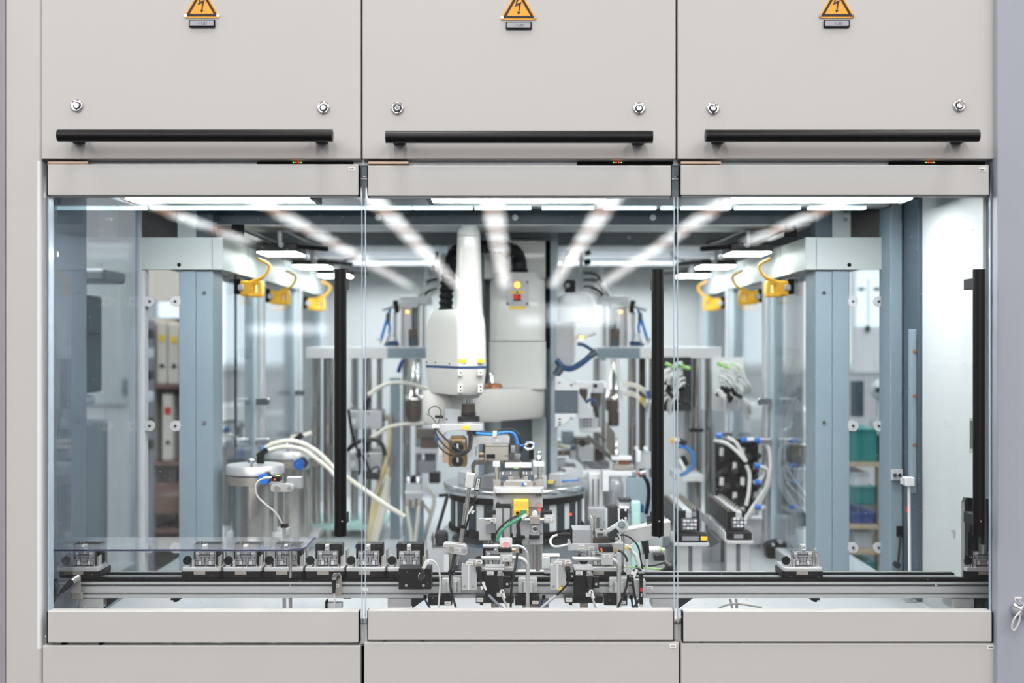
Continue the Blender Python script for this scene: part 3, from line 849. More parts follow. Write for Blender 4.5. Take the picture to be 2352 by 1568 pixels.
for sx, nm in ((-1, 'left'), (1, 'right')):
    def X(px): return px if sx < 0 else 2 * CX + 2 - px
    # square lamps over the stations, each on an arm
    for i, (x0, x1, yt, yb, r) in enumerate(((587, 683, 558, 580, 1.33), (670, 752, 596, 611, 1.56), (728, 800, 618, 632, 1.76))):
        Y = R(r); xc0, xc1 = sorted((W(X(x0), 0, Y).x, W(X(x1), 0, Y).x))
        zt = W(0, yt, Y).z; zb = W(0, yb, Y).z
        l = T('station_lamp', 'square black lamp with lit underside on the %s, %s one' % (nm, ('front', 'middle', 'rear')[i]), 'lamp', Vector(((xc0 + xc1) / 2, Y, zb)), 'square station lamps')
        l.p('housing', MB().box((xc0, Y, zb + .003), (xc1, Y + .15, zt)), m_black, .003)
        l.p('diffuser', MB().box((xc0 + .004, Y + .003, zb), (xc1 - .004, Y + .147, zb + .004)), m_spot)
        l.p('arm', MB().rod((X(x1), (yt + yb) / 2 - 2, Y + .03), (X(x1 + 70 - i * 12), (yt + yb) / 2 + 3, Y + .06), 5.5 - i), m_rub)
        l.p('stem', MB().cyl(((xc0 + xc1) / 2, Y + .05, zt), ((xc0 + xc1) / 2, Y + .05, .40), .008), m_alud)
        l.p('knob', MB().disc(X((x0 + x1) / 2 + 10), yt + 4, 6, Y - .01, .012), m_lgrey)
    a = T('support_arm', 'aluminium profile arm with black end cap carrying lamps on the %s' % nm, 'arm', (X(546), 540, R(1.22)))
    e = W(X(546), 530, R(1.22))
    a.p('end_cap', MB().box((e.x - .018, R(1.22), e.z - .017), (e.x + .018, R(1.22) + .004, e.z + .018)), m_gap, .002)
    a.p('profile', MB().box((e.x - .012, R(1.22) + .004, e.z - .004), (e.x + .012, 2.3, e.z + .014)), m_alu, .002)
    a.p('slot', MB().box((e.x - sx * .0125, R(1.22) + .004, e.z - .001), (e.x - sx * .0115, 2.3, e.z + .006)), m_groove)
    c = solo('lamp_cable', 'black cable looping between the lamps on the %s' % nm, 'cable', MB().hose([(X(575), 518, R(1.35)), (X(650), 528, R(1.4)), (X(720), 555, R(1.5)), (X(800), 565, R(1.6)), (X(818), 585, R(1.7)), (X(790), 600, R(1.75))], 3.4), m_rubs)
    # yellow connector blocks with cables under the duct
    for i, (x, y, r) in enumerate(((574, 662, 1.33), (640, 682, 1.50), (724, 698, 1.73))):
        Y = R(r)
        cb = T('yellow_connector', 'yellow connector block hanging under the %s duct, %s one' % (nm, ('front', 'middle', 'rear')[i]), 'connector', (X(x), y + 20, Y), 'yellow connector blocks under the ducts')
        f = 1.33 / r * 1.1
        def q(x0, y0, x1, y1, Yq, d): return mbox(min(X(x + x0 * f), X(x + x1 * f)), y + y0 * f, max(X(x + x0 * f), X(x + x1 * f)), y + y1 * f, Yq, d)
        cb.p('mount', q(-34, -20, -19, 12, Y + .01, .04), m_rub, .003)
        cb.p('body', q(-22, -16, 8, 16, Y, .05), m_amber, .006)
        cb.p('hook', q(2, -16, 24, -8, Y - .005, .03), m_amber, .004)
        cb.p('hook', q(17, -10, 25, 16, Y - .005, .03), m_amber, .004)
        cb.p('hook', q(-6, 9, 25, 18, Y - .005, .03), m_amber, .004)
        cb.p('cap', q(-26, -8, -14, 4, Y - .012, .012), m_lgrey, .003)
        cb.p('cable', MB().hose([(X(x + 4 * f), y - 14 * f, Y), (X(x + 30 * f), y - 26 * f, Y), (X(x + 40 * f), y - 48 * f, Y), (X(x + 16 * f), y - 62 * f, Y - .02)], 3.2 * f), m_amber)
# ================================================================== conveyor
YC = .14                                   # front face of the conveyor profile
cv = T('conveyor', 'long aluminium conveyor with black belt tracks along the front of the cell', 'conveyor', (1180, 1400, YC))
k = S(YC)
def cz(py): return -(py - CY) * k
prof = [(YC, cz(1336)), (YC, cz(1341.5)), (YC + .006, cz(1341.5)), (YC + .006, cz(1347)), (YC, cz(1347)), (YC, cz(1361)),
        (YC + .006, cz(1361)), (YC + .006, cz(1365)), (YC, cz(1365)), (YC, cz(1373)), (YC + .08, cz(1373)), (YC + .08, cz(1336))]
cv.p('side_profile', MB().prism(prof, 0, -1.062, 1.43), m_alu)
zt = cz(1336)
cv.p('profile_groove', MB().box((-1.06, YC + .0055, cz(1346.5)), (1.42, YC + .008, cz(1342))), m_groove)
cv.p('profile_groove', MB().box((-1.06, YC + .0055, cz(1364.5)), (1.42, YC + .008, cz(1361.5))), m_groove)
cv.p('belt', MB().box((-1.06, YC + .002, zt), (1.43, YC + .022, zt + .0075)), m_gap)
cv.p('belt', MB().box((-1.06, YC + .066, zt), (1.43, YC + .08, zt + .0075)), m_gap)
cv.p('track_bed', MB().box((-1.06, YC + .022, zt), (1.43, YC + .066, zt + .004)), m_mgrey)
cv.p('guide_rail', MB().box((-1.06, YC + .082, zt - .02), (1.43, YC + .09, zt + .008)), m_alud)
for x0, x1 in ((181, 237), (890, 944), (1498, 1556), (2186, 2238)):
    f = cv.p('foot_block', mbox(x0, 1374, x1, 1396, YC + .004, .06), m_alum, .0015)
    for x in (x0 + 9, x1 - 9): f.p('screw', MB().disc(x, 1398, 3.2, YC - .002, .006), m_chrome)
    f.p('foot_stem', MB().cyl(W((x0 + x1) / 2 - 8, 1394, YC + .03), Vector((W((x0 + x1) / 2 - 8, 0, YC + .03).x, YC + .03, -.69)), .011).cyl(W((x0 + x1) / 2 + 8, 1394, YC + .03), Vector((W((x0 + x1) / 2 + 8, 0, YC + .03).x, YC + .03, -.69)), .011), m_alud)
    f.p('foot_wedge', MB().poly([(x1 + 2, 1373), (x1 + 36, 1373), (x1 + 2, 1398)], YC + .03, .006), m_dgrey)
cv.p('end_block', mbox(108, 1335, 121, 1377, YC - .012, .03), m_gap, .001).p('screw', MB().disc(116, 1366, 4, YC - .016, .005), m_chrome)
for x in (128, 2150): cv.p('slot_nut', MB().disc(x, 1344, 3, YC - .001, .006), m_chrome)
for x in (402, 1873): cv.p('sensor_foot', MB().b(x - 10, 1374, x + 10, 1378, YC + .01, .02).b(x - 4, 1378, x + 4, 1382, YC + .01, .02), m_gap)

# ================================================================== pallets
# local frame: units of one photo pixel at the pallet depth, x to the right, y up from the plate foot
YP = .150
KP = S(YP)
def pallet_parts(t, with_label):
    ox, oz = t.base.x, t.base.z
    def bx(x0, z0, x1, z1, y, d, mb=None):
        mb = mb or MB()
        return mb.box((ox + x0 * KP, y, oz + z0 * KP), (ox + x1 * KP, y + d, oz + z1 * KP))
    dep = .085
    # chamfered black carriage and aluminium plate
    def slab(x0, x1, z0, z1, y0, y1, ch):
        a, b, c = ox + x0 * KP, ox + x1 * KP, ch * KP
        return MB().prism([(a + c, y0), (b - c, y0), (b, y0 + c), (b, y1 - c), (b - c, y1), (a + c, y1), (a, y1 - c), (a, y0 + c)], 2, oz + z0 * KP, oz + z1 * KP)
    t.p('carriage', slab(-47, 46, 0, 15, YP, YP + dep, 5), m_rub)
    t.p('plate', slab(-45, 45, 15, 23.5, YP - .002, YP + dep - .005, 3), m_alum, .0008)
    c = t.p('clip', bx(-16, 8, 10, 16, YP - .004, .003), m_steelw)
    kn = t.p('knob', MB().lathe((ox - 36 * KP, YP + .012, oz + 37 * KP), [(9.4 * KP, 0), (10 * KP, .002), (10 * KP, .008), (8 * KP, .010), (5 * KP, .02)], 22, axis=1), m_rub)
    t.p('knob_bracket', bx(-41, 23.5, -29, 30, YP + .015, .02), m_alum, .0006)
    # nest: dark recess plate with many light ribs and cells on it
    y = YP + .022
    nest = t.p('nest', bx(-20, 25, 28, 57.5, y, .012), m_nest)
    d = .004
    for (x0, z0, x1, z1, w) in ((-20, 25, -18.4, 57.5, 0), (26.4, 25, 28, 57.5, 0), (-17.6, 56, 3, 57.5, 0), (8, 56, 25.6, 57.5, 0),
                             (-17.2, 50, -8.4, 55.2, 1), (-17.2, 44.6, -8.4, 49.2, 0), (-14.6, 41.6, -8.4, 43.8, 1), (-7.2, 50.6, 14.8, 55.2, 0), (-7.2, 44.2, 14.8, 48.2, 0),
                             (16, 50, 25.4, 55.2, 1), (16, 44.6, 25.4, 49.2, 0), (16, 41.6, 22.4, 43.8, 1), (-17.2, 36.8, -3.4, 40.8, 0), (11.2, 36.8, 25.4, 40.8, 0),
                             (-2.4, 33, 2.9, 43.4, 0), (4.9, 33, 10.2, 43.4, 0), (-17.6, 26, -12.6, 36, 0), (-11.4, 26.4, -4.4, 36, 1), (-3.4, 26.2, 3.4, 32.2, 0), (4.4, 26.2, 11.2, 32.2, 0),
                             (12.2, 26.4, 19, 36, 1), (20.2, 26, 25.6, 36, 0)):
        nest.p('nest_cell', bx(x0, z0, x1, z1, y - d, d), m_cellw if w else m_cell, .0004)
    lt = t.p('latch', bx(-1.5, 51, 8, 73, y - .008, .02), m_alum, .0008)
    lt.p('latch_slider', bx(.6, 53, 6, 64, y - .012, .005), m_chrome, .0008)
    lt.p('latch_screw', MB().lathe((ox + 3.2 * KP, y - .008, oz + 68.5 * KP), [(2.4 * KP, 0), (2.2 * KP, -.002), (.5 * KP, -.0022)], 12, axis=1), m_chrome)
    for (x0, x1, z1, yy, m) in ((-22.5, -20.5, 41, YP + .004, m_alum), (-19.5, -18, 40, YP + .006, m_alum), (34, 39, 45, YP + .02, m_steelw), (38.5, 40.5, 48, YP + .02, m_alum),
                             (48, 52, 53, YP + .06, m_steelw), (51.5, 53.5, 57, YP + .06, m_alum)):
        xo = 0 if z1 < 50 else -8
        t.p('guide_plate', bx(x0 + xo, 23.5, x1 + xo, z1, yy, .012), m)
    for (x, z1, yy) in ((9.5, 34, YP + .004), (30, 32, YP + .012), (-29, 31, YP + .006)):
        t.p('pin', MB().cyl((ox + x * KP, yy, oz + 23 * KP), (ox + x * KP, yy, oz + z1 * KP), 1.5 * KP, None, 10), m_chrome)

def module_parts(t):
    ox, oz = t.base.x, t.base.z      # base: plate top, pallet centre
    def bx(x0, z0, x1, z1, y, d):
        return MB().box((ox + x0 * KP, y, oz + z0 * KP), (ox + x1 * KP, y + d, oz + z1 * KP))
    y = YP + .036
    b = t.p('body', bx(-27, 0, 35, 48, y, .036), m_rub, .001)
    for z in (37.5, 41, 44.5): b.p('rib', bx(11, z, 30, z + 1.2, y - .001, .001), m_dgrey)
    t.p('blue_tab', bx(-29.5, 37, -26.5, 44.5, y + .004, .01), m_bluetab)
    for x in (-14, -6): t.p('terminal_pin', MB().cyl((ox + x * KP, y + .01, oz + 47 * KP), (ox + x * KP, y + .01, oz + 54 * KP), 1.6 * KP, None, 8), m_steelw)

def pos(xl):                                 # plate-left pixel -> base of pallet
    p = W(xl + 45, 0, YP)
    return Vector((p.x, YP + .04, zt + .0078))
ORD = ('first', 'second', 'third', 'fourth', 'fifth', 'sixth', 'seventh', 'eighth', 'ninth')
def mpos(b): return Vector((b.x, b.y, b.z + 23.6 * KP))
plefts = [137, 417, 511.5, 606, 700.5, 795, 889.5, 1090, 1332]
extra = ('', '', '', '', '', '', ' behind the black sensor box', ' behind the left bent tube', ' behind the right bent tube')
p0 = T('pallet', 'x', 'pallet', pos(plefts[0]), 'pallets on the conveyor')
pallet_parts(p0, False)
m0 = T('black_module', 'x', 'module', mpos(pos(plefts[0])), 'black modules on the pallets')
module_parts(m0)
for i, xl in enumerate(plefts):
    dx = (pos(xl) - pos(plefts[0]))
    lab = '%s pallet from the left on the conveyor%s' % (ORD[i], extra[i])
    lm = 'black module with blue tab on the %s pallet from the left' % ORD[i]
    if i == 0: p0.o['label'] = lab; m0.o['label'] = lm
    else:
        dup(p0, dx, lab)
        if i < 8: dup(m0, dx, lm)
dup(p0, pos(1800) - pos(plefts[0]), 'empty pallet standing alone on the right half of the conveyor')
dup(p0, pos(2218) - pos(plefts[0]), 'empty pallet at the right end of the conveyor under the door handle')

# ================================================================== clear cover over the left pallets
pc = T('clear_cover', 'clear acrylic cover plate over the left pallets with rounded front corner', 'cover', (420, 1262, .2))
def pxz(px, Y): return W(px, 0, Y).x
Zc = -.492
ol = [(pxz(112, .12), .12), (pxz(660, .12), .12), (pxz(690, .125), .13), (pxz(702, .15), .155), (pxz(722, .29), .275), (pxz(724, .29), .29), (pxz(112, .29), .29)]
pc.p('plate', MB().prism(ol, 2, Zc - .006, Zc), m_plexi)
edge = MB()
for i in range(5):
    a, b = ol[i], ol[i + 1]
    edge.sweep([Vector((a[0], a[1], Zc - .003)), Vector((b[0], b[1], Zc - .003))], .0024, 6)
pc.p('front_edge', edge, m_pedge)
ps = T('cover_post', 'slim steel post with screw holding the clear cover', 'post', (667, 1400, .125))
ps.p('rod', MB().cyl(Vector((pxz(667, .15), .15, Zc - .006)), Vector((pxz(667, .15), .15, -.69)), .0047), m_steel)
ps.p('screw', MB().cyl(Vector((pxz(667, .15), .15, Zc)), Vector((pxz(667, .15), .15, Zc + .008)), .006), m_chrome)

# ================================================================== sensor stand behind the cover
Y = .30
st = T('sensor_stand', 'slim rod stand with clamp and red-lit light sensor above the clear cover', 'sensor', (653, 1400, Y))
st.p('rod', MB().cyl(W(653, 1106, Y), Vector((W(653, 0, Y).x, Y, -.69)), 4.2 * S(Y)), m_steel)
cl = st.p('clamp', MB().poly([(p.x, p.y) for p in round_poly([Vector(q) for q in ((621, 1111), (672, 1111), (672, 1130), (621, 1130))], 9)], Y - .012, .024), m_alum, .001)
cl.p('screw', MB().disc(636, 1122, 6.5, Y - .018, .008), m_steelw)
cl.p('screw', MB().disc(664.5, 1121, 4.5, Y - .016, .006), m_chrome)
cl.p('cross_bar', MB().b(658, 1096, 692, 1122, Y + .015, .03), m_alud, .001)
sn = st.p('sensor_head', mbox(624, 1094, 643, 1104.5, Y - .01, .03), m_rub, .001)
sn.p('red_lamp', MB().disc(631, 1101, 2.2, Y - .0115, .002), m_ered)
sn.p('yellow_strip', mbox(632, 1092.5, 641, 1094.5, Y - .009, .02), m_lyel)
sn.p('foot', mbox(624, 1105, 643, 1110, Y - .006, .02), m_lgrey)
st.p('plug', MB().rod((605, 1098, Y), (624, 1096, Y), 3.2), m_wcable)
st.p('cable', MB().hose([(606, 1098, Y), (592, 1106, Y), (587, 1122, Y), (592, 1140, Y), (610, 1158, Y), (630, 1174, Y), (642, 1190, Y), (648, 1206, Y), (649, 1240, Y)], 2.4), m_wcable)
st.p('tie', mbox(644, 1203, 661, 1212, Y - .008, .016), m_rub, .001)

# ================================================================== front fixtures on the conveyor rail
YF = .085
def screws(t, pts, Y, r=3.4, m=None):
    for (x, y) in pts:
        s = t.p('screw', MB().disc(x, y, r, Y - .003, .004, r * .85, 12), m or m_chrome)

def tag_print(t, x0, y0, x1, y1, Y, rows=2, ink=True):
    s = t.p('label_tag', mbox(x0, y0, x1, y1, Y - .0012, .0012), m_label, .0004)
    if ink:
        for r in range(rows):
            yy = y0 + (y1 - y0) * (r + .75) / (rows + .6)
            n = 4
            q = MB()
            for i in range(n):
                xa = x0 + (x1 - x0) * (.18 + .64 * i / n)
                q.b(xa, yy, xa + (x1 - x0) * .10, yy + 1.4, Y - .0016, .0004)
            s.p('print', q, m_ink)

def plug_down(t, x, y, dx, ln, Y, m=None, ring=9.5):
    """round metal socket facing us with a boot and cable hanging down"""
    t.p('socket', MB().lathe(W(x, y, Y), [(ring * S(Y), 0), (ring * S(Y), -.004), (ring * .8 * S(Y), -.006), (ring * .8 * S(Y), -.014), (ring * .6 * S(Y), -.016)], 20, axis=1), m_chrome)
    t.p('boot', MB().sweep(catmull([W(x, y, Y - .016), W(x, y + 3, Y - .022), W(x + dx * .3, y + ln * .4, Y - .022), W(x + dx, y + ln, Y - .02)], 4),
                           [.0066] * 8 + [.0066, .006, .0052, .0045, .004][:5], 10), m or m_rub)

# black sensor box
t = T('sensor_box', 'flat black sensor box with round plug clamped on the conveyor rail', 'sensor', (952, 1354, YF))
t.p('body', mbox(915.5, 1305, 990, 1353, YF, .05), m_rub, .001)
screws(t, ((933, 1344), (972.5, 1344)), YF)
t.p('socket', MB().lathe(W(968, 1322, YF), [(.0095, 0), (.0095, -.004), (.007, -.006)], 20, axis=1), m_chrome)
t.p('plug', MB().rod((966, 1332, YF - .012), (972, 1303, YF - .012), 6, 4.2), m_dgrey)
t.p('marker_sleeve', MB().rb(977, 1297, 7, 22, YF - .016, .008, 32), m_label)
t.p('cable', MB().hose([(972, 1304, YF - .012), (978, 1290, YF - .01), (989, 1286, YF), (1002, 1294, YF), (1010, 1318, YF), (1011, 1345, YF), (1007, 1392, YF), (1006, 1420, YF)], 2.3), m_wcable)

# inclined rod stand with sensor
t = T('inclined_rod_stand', 'inclined steel rod stand with white sensor head in front of the rotary table', 'sensor stand', (1036, 1362, YF))
t.p('base_plate', MB().poly([(p.x, p.y) for p in round_poly([Vector(q) for q in ((1014, 1329), (1059, 1329), (1059, 1362), (1014, 1362))], 4)], YF + .03, .02), m_alum, .0006)
screws(t, ((1020, 1347), (1053, 1347)), YF + .03, 3.8)
hc = t.p('half_clamp', MB().cyl(W(1031, 1334, YF + .03), W(1031, 1359, YF + .03), .008).cyl(W(1044, 1334, YF + .03), W(1044, 1359, YF + .03), .008).b(1027, 1335, 1048, 1358, YF + .022, .01), m_alum)
t.p('lower_rod', MB().rod((1037, 1358, YF + .02), (1036, 1268, YF + .02), 4.6), m_steel)
ab = t.p('cross_clamp', MB().poly([(p.x, p.y) for p in round_poly([Vector(q) for q in ((1017, 1246), (1072, 1251), (1074, 1276), (1016, 1268))], 9)], YF + .004, .026), m_alum, .001)
ab.p('screw', MB().disc(1036, 1260, 5.2, YF - .004, .008), m_steelw)
ab.p('screw', MB().disc(1067, 1264, 5.2, YF, .006), m_chrome)
ab.p('slit', MB().rb(1022, 1258, 12, 1.4, YF + .0035, .001, 8), m_gap)
tag_print(t, 1043, 1257.5, 1058, 1266.5, YF + .003)
t.p('upper_rod', MB().rod((1050, 1297, YF + .018), (1078, 1118, YF + .018), 5.0), m_steel)
hd = t.p('sensor_holder', MB().rb(1079, 1104, 19, 33, YF + .004, .028, 9), m_white, .002)
hd.p('holder_knob', MB().rb(1080, 1088.5, 8, 6, YF + .012, .01, 9), m_lgrey)
hd.p('holder_ear', MB().rb(1070, 1094, 6, 8, YF + .008, .01, 9), m_lgrey, .001)
sb = t.p('sensor_bar', MB().rb(1097, 1112.5, 10.5, 31, YF, .014, 9), m_rub, .0008)
sb.p('sensor_face', MB().rb(1097.4, 1111.5, 7.4, 25, YF - .001, .001, 9), m_label)
sb.p('sensor_print', MB().rb(1099, 1105, 2, 5, YF - .0016, .0006, 9).rb(1097, 1112, 2, 5, YF - .0016, .0006, 9).rb(1095.4, 1119, 2, 5, YF - .0016, .0006, 9), m_ink)
sb.p('gland', MB().rod((1094, 1129, YF + .006), (1092.5, 1139, YF + .006), 4.2), m_chrome)
t.p('cable', MB().hose([(1092.5, 1138, YF + .006), (1088, 1156, YF + .008), (1078, 1185, YF + .012), (1070, 1212, YF + .018), (1060, 1240, YF + .03), (1048, 1265, YF + .024), (1038, 1300, YF + .01), (1034, 1330, YF + .006), (1037, 1360, YF), (1046, 1392, YF), (1050, 1420, YF)], 2.6), m_rubs)
t.p('marker_sleeve', MB().rb(1081, 1171, 5, 20, YF + .002, .006, 28).rb(1086, 1176, 5, 8, YF + .002, .006, 28), m_label)
t.p('tie', MB().rb(1064.5, 1210, 17, 8, YF + .008, .02, 8), m_rub, .001)
t.p('tie', mbox(1029, 1311, 1044, 1321, YF + .008, .02), m_rub, .001)

def station(dx, nm, other):
    # bracket with round sensor connector
    def pts(l): return [(x + dx, y) for x, y in l]
    t = T('bracket_plate', 'aluminium bracket with cut corner and round plug, %s one on the rail' % nm, 'bracket', (1078 + dx, 1355, YF))
    t.p('plate', MB().poly(pts([(1060, 1302), (1077, 1284), (1104, 1284), (1110, 1291), (1110, 1300), (1103, 1312), (1095.5, 1316), (1095.5, 1355), (1060, 1355)]), YF, .006), m_lgrey, .0008)
    t.p('fold', mbox(1060 + dx, 1300, 1063 + dx, 1355, YF + .006, .04), m_alum)
    t.p('rib', mbox(1074 + dx, 1297, 1078.5 + dx, 1354, YF - .002, .003), m_white, .0005)
    screws(t, ((1067 + dx, 1346), (1086 + dx, 1346)), YF, 3.0, m_steelw)
    tag_print(t, 1071 + dx, 1289, 1086 + dx, 1297.5, YF - .001, 1)
    t.p('nut', MB().lathe(W(1099 + dx, 1296, YF), [(.0115, 0), (.0115, -.005), (.009, -.006), (.009, -.018), (.0075, -.019)], 6, axis=1), m_steelw)
    t.p('ring', MB().lathe(W(1100 + dx, 1298, YF - .006), [(.0105, 0), (.0105, -.009), (.008, -.012)], 20, axis=1), m_chrome)
    t.p('boot', MB().sweep(catmull([W(1099 + dx, 1302, YF - .022), W(1099.5 + dx, 1310, YF - .026), W(1101 + dx, 1320, YF - .026), W(1104 + dx, 1331, YF - .025)], 4), [.0064, .0064, .0064, .0064, .006, .006, .0058, .0058, .0056, .0054, .0052, .005, .005], 10), m_rub)
    end = (1150, 1392) if dx == 0 else (1092 - 0, 1392)
    if dx == 0:
        cab = [(1104, 1330, YF - .025), (1108, 1346, YF - .02), (1120, 1364, YF - .015), (1140, 1384, YF - .01), (1160, 1400, YF)]
        t.p('cable', MB().hose(cab, 2.5), m_rubs)
        t.p('clear_sleeve', MB().hose([(1122, 1366, YF - .016), (1136, 1380, YF - .013), (1152, 1394, YF - .008)], 3.2), m_gcable)
        t.p('marker_sleeve', MB().rb(1112.5, 1346, 5, 20, YF - .03, .007, -22).rb(1107, 1350, 5, 6, YF - .03, .007, -22), m_label)
    else:
        cab = [(1307, 1330, YF - .025), (1302, 1342, YF - .02), (1288, 1358, YF - .015), (1270, 1374, YF - .01), (1245, 1393, YF), (1232, 1404, YF)]
        t.p('cable', MB().hose(cab, 2.5), m_rubs)
        t.p('clear_sleeve', MB().hose([(1278, 1367, YF - .016), (1262, 1380, YF - .013), (1243, 1395, YF - .008)], 3.2), m_lgrey)
        t.p('marker_tie', MB().rb(1287, 1352, 9, 4, YF - .03, .006, -30), m_lyel)
    # black upright mount
    t = T('black_mount', 'black upright stopper mount with hanging plug, %s of the two on the rail' % nm, 'mount', (1137 + dx, 1388, YF))
    t.p('upright', mbox(1114.5 + dx, 1309.5, 1158 + dx, 1372, YF + .004, .045), m_rub, .001)
    t.p('top_lip', mbox(1114 + dx, 1304.5, 1158.5 + dx, 1309.5, YF + .002, .05), m_alum, .0006)
    t.p('ear', mbox(1158 + dx, 1325, 1171.5 + dx, 1350, YF + .03, .02), m_rub, .0008)
    screws(t, ((1165 + dx, 1341),), YF + .03)
    t.p('foot_bar', mbox(1093 + dx, 1369, 1180 + dx, 1385, YF + .01, .04), m_black, .001)
    t.p('foot_peg', mbox(1102.5 + dx, 1385, 1110 + dx, 1389, YF + .02, .01), m_rub)
    tag_print(t, 1118 + dx, 1311.5, 1133.5 + dx, 1320.5, YF + .003)
    tag_print(t, 1094.5 + dx, 1373, 1110 + dx, 1382, YF + .009)
    tag_print(t, 1141 + dx, 1361, 1157 + dx, 1370, YF + .002, 1)
    t.p('socket', MB().lathe(W(1148.5 + dx, 1319, YF + .004), [(.0093, 0), (.0093, -.005), (.007, -.007), (.007, -.012)], 20, axis=1), m_chrome)
    t.p('boot', MB().cyl(W(1148.5 + dx, 1322, YF - .012), W(1151 + dx, 1352, YF - .012), .0068, .0042, 14), m_dgrey)
    t.p('cable', MB().hose([(1151 + dx, 1350, YF - .012), (1153 + dx, 1364, YF - .012), (1158 + dx, 1378, YF - .01), (1165 + dx, 1396, YF)], 2.6), m_wcable)
    t.p('marker_sleeve', MB().rb(1157 + dx, 1364, 5, 20, YF - .022, .007, -16).rb(1152 + dx, 1360, 8, 5, YF - .022, .007, -16), m_label)
    t.p('under_clamp', MB().disc(1136 + dx, 1390, 5, YF + .03, .02).b(1128 + dx, 1386, 1146 + dx, 1398, YF + .035, .02), m_steelw)
    # black drive box behind
    t = T('drive_box', 'flat black drive box with white tag under the rail, %s one' % other, 'box', (1211 + dx * .99, 1392, YF + .03))
    t.p('box', mbox(1183 + dx, 1367, 1239.5 + dx * .985, 1390, YF + .035, .05), m_black, .001)
    tag_print(t, 1222 + dx * .985, 1379, 1237 + dx * .985, 1387, YF + .034, 1)
station(0, 'left', 'middle'); station(204.5, 'right', 'right')
t = T('drive_box', 'flat black drive box with white tag under the rail, left one', 'box', (1020, 1392, YF + .03))
t.p('box', mbox(982.5, 1369, 1038.5, 1390, YF + .035, .05), m_black, .001)
tag_print(t, 1021, 1381, 1036, 1389, YF + .034, 1)
for i, (pts, l) in enumerate((([(976, 1370), (979, 1382), (988, 1396)], 'beside the left drive box'), ([(1249, 1370), (1245, 1384), (1241, 1398)], 'between the two black mounts'), ([(1450, 1370), (1452, 1384), (1454, 1398)], 'beside the right drive box'))):
    q = T('blue_air_hose', 'short blue air hose under the rail %s' % l, 'hose', (pts[0][0], 1398, YF + .05))
    q.p('hose', MB().hose([(x, y, YF + .05) for x, y in pts], 2.4), m_dblue)
    q.p('fitting', MB().b(pts[0][0] - 3.5, 1368, pts[0][0] + 3.5, 1376, YF + .045, .012), m_gap)

def bent_tube(dx, y0, Y, r, xl, xr, clampit, lab):
    t = T('bent_tube', lab, 'tube', (xr + dx, 1392, Y))
    kx = xr
    P = [W(xl + dx, y0, Y), W(kx - 22 + dx, y0, Y)]
    for i in range(1, 9):
        a = math.radians(90 * i / 8)
        P.append(W(kx - 22 + 22 * math.sin(a) + dx, y0 + 22 - 22 * math.cos(a), Y))
    P.append(W(kx + dx, 1420 if clampit else 1330, Y))
    t.p('tube', MB().sweep(P, r * S(Y), 14), m_alu)
    if clampit:
        t.p('clamp_plate', MB().poly([(p.x, p.y) for p in round_poly([Vector(q) for q in ((kx - 22 + dx, 1328), (kx + 22 + dx, 1328), (kx + 22 + dx, 1361), (kx - 22 + dx, 1361))], 4)], YF + .03, .02), m_alum, .0006)
        screws(t, ((kx - 16.5 + dx, 1346), (kx + 18 + dx, 1346)), YF + .03, 3.8)
        t.p('half_clamp', MB().cyl(W(kx - 6 + dx, 1336, Y + .004), W(kx - 6 + dx, 1359, Y + .004), .0068).cyl(W(kx + 7 + dx, 1336, Y + .004), W(kx + 7 + dx, 1359, Y + .004), .0068).b(kx - 8 + dx, 1337, kx + 9 + dx, 1358, Y + .006, .01), m_alum)
        t.p('tube_tip', MB().rod((xl - 1.5 + dx, y0, Y), (xl + 2 + dx, y0, Y), r + .6), m_steel)
    return t
bent_tube(0, 1254, YF + .075, 3.6, 1110, 1211, False, 'thin bent tube behind the left sensor on the rail')
t = bent_tube(0, 1281, YF + .012, 4.7, 1108, 1212, True, 'bent steel tube carrying the left sensor on the rail')
t = bent_tube(0, 1283, YF + .0125, 4.9, 1316, 1421.5, True, 'bent steel tube carrying the right sensor on the rail')

t = T('light_sensor', 'black light sensor with round red reflector on the left bent tube', 'sensor', (1162, 1290, YF))
t.p('sensor_body', mbox(1145, 1259.5, 1175.5, 1268, YF - .004, .03), m_rub, .0008)
t.p('holder', MB().b(1149, 1268, 1177, 1275, YF, .03).b(1149.5, 1275, 1177, 1290, YF - .004, .03), m_alum, .0008)
tag_print(t, 1155, 1278, 1170, 1287, YF - .004)
rp = t.p('reflector_plate', MB().poly([(p.x, p.y) for p in round_poly([Vector(q) for q in ((1147.5, 1235), (1177, 1235), (1176, 1259), (1148.5, 1259))], 3)], YF + .016, .003), m_white)
rp.p('reflector_ring', MB().lathe(W(1161.5, 1250, YF + .016), [(.0092, 0), (.0092, -.005), (.0072, -.005), (.0072, -.002)], 22, axis=1), m_white)
rp.p('reflector_lens', MB().disc(1161.5, 1251, 5.6, YF + .0125, .002), m_lpink)
t.p('plug', MB().rod((1175, 1262.5, YF + .006), (1188, 1262.5, YF + .006), 3.6).b(1184, 1259, 1192, 1269, YF, .012), m_copper)
t.p('cable', MB().hose([(1188.5, 1268, YF + .004), (1186, 1290, YF - .006), (1180, 1320, YF - .014), (1175, 1350, YF - .014), (1173, 1396, YF - .006)], 2.7), m_rubs)
t = T('light_sensor', 'black light sensor with red and yellow lamps on the right bent tube', 'sensor', (1392, 1296, YF))
t.p('sensor_body', mbox(1376, 1255, 1408, 1267.5, YF - .006, .03), m_rub, .0008)
t.p('red_lamp', MB().disc(1381, 1260.5, 2.2, YF - .0075, .002), m_ered)
t.p('yellow_lamp', mbox(1380, 1264, 1384, 1267, YF - .0075, .002), m_lyel)
t.p('holder', MB().b(1374, 1267, 1408, 1273, YF + .002, .03).b(1381, 1271, 1408, 1297, YF - .004, .03), m_alum, .0008)
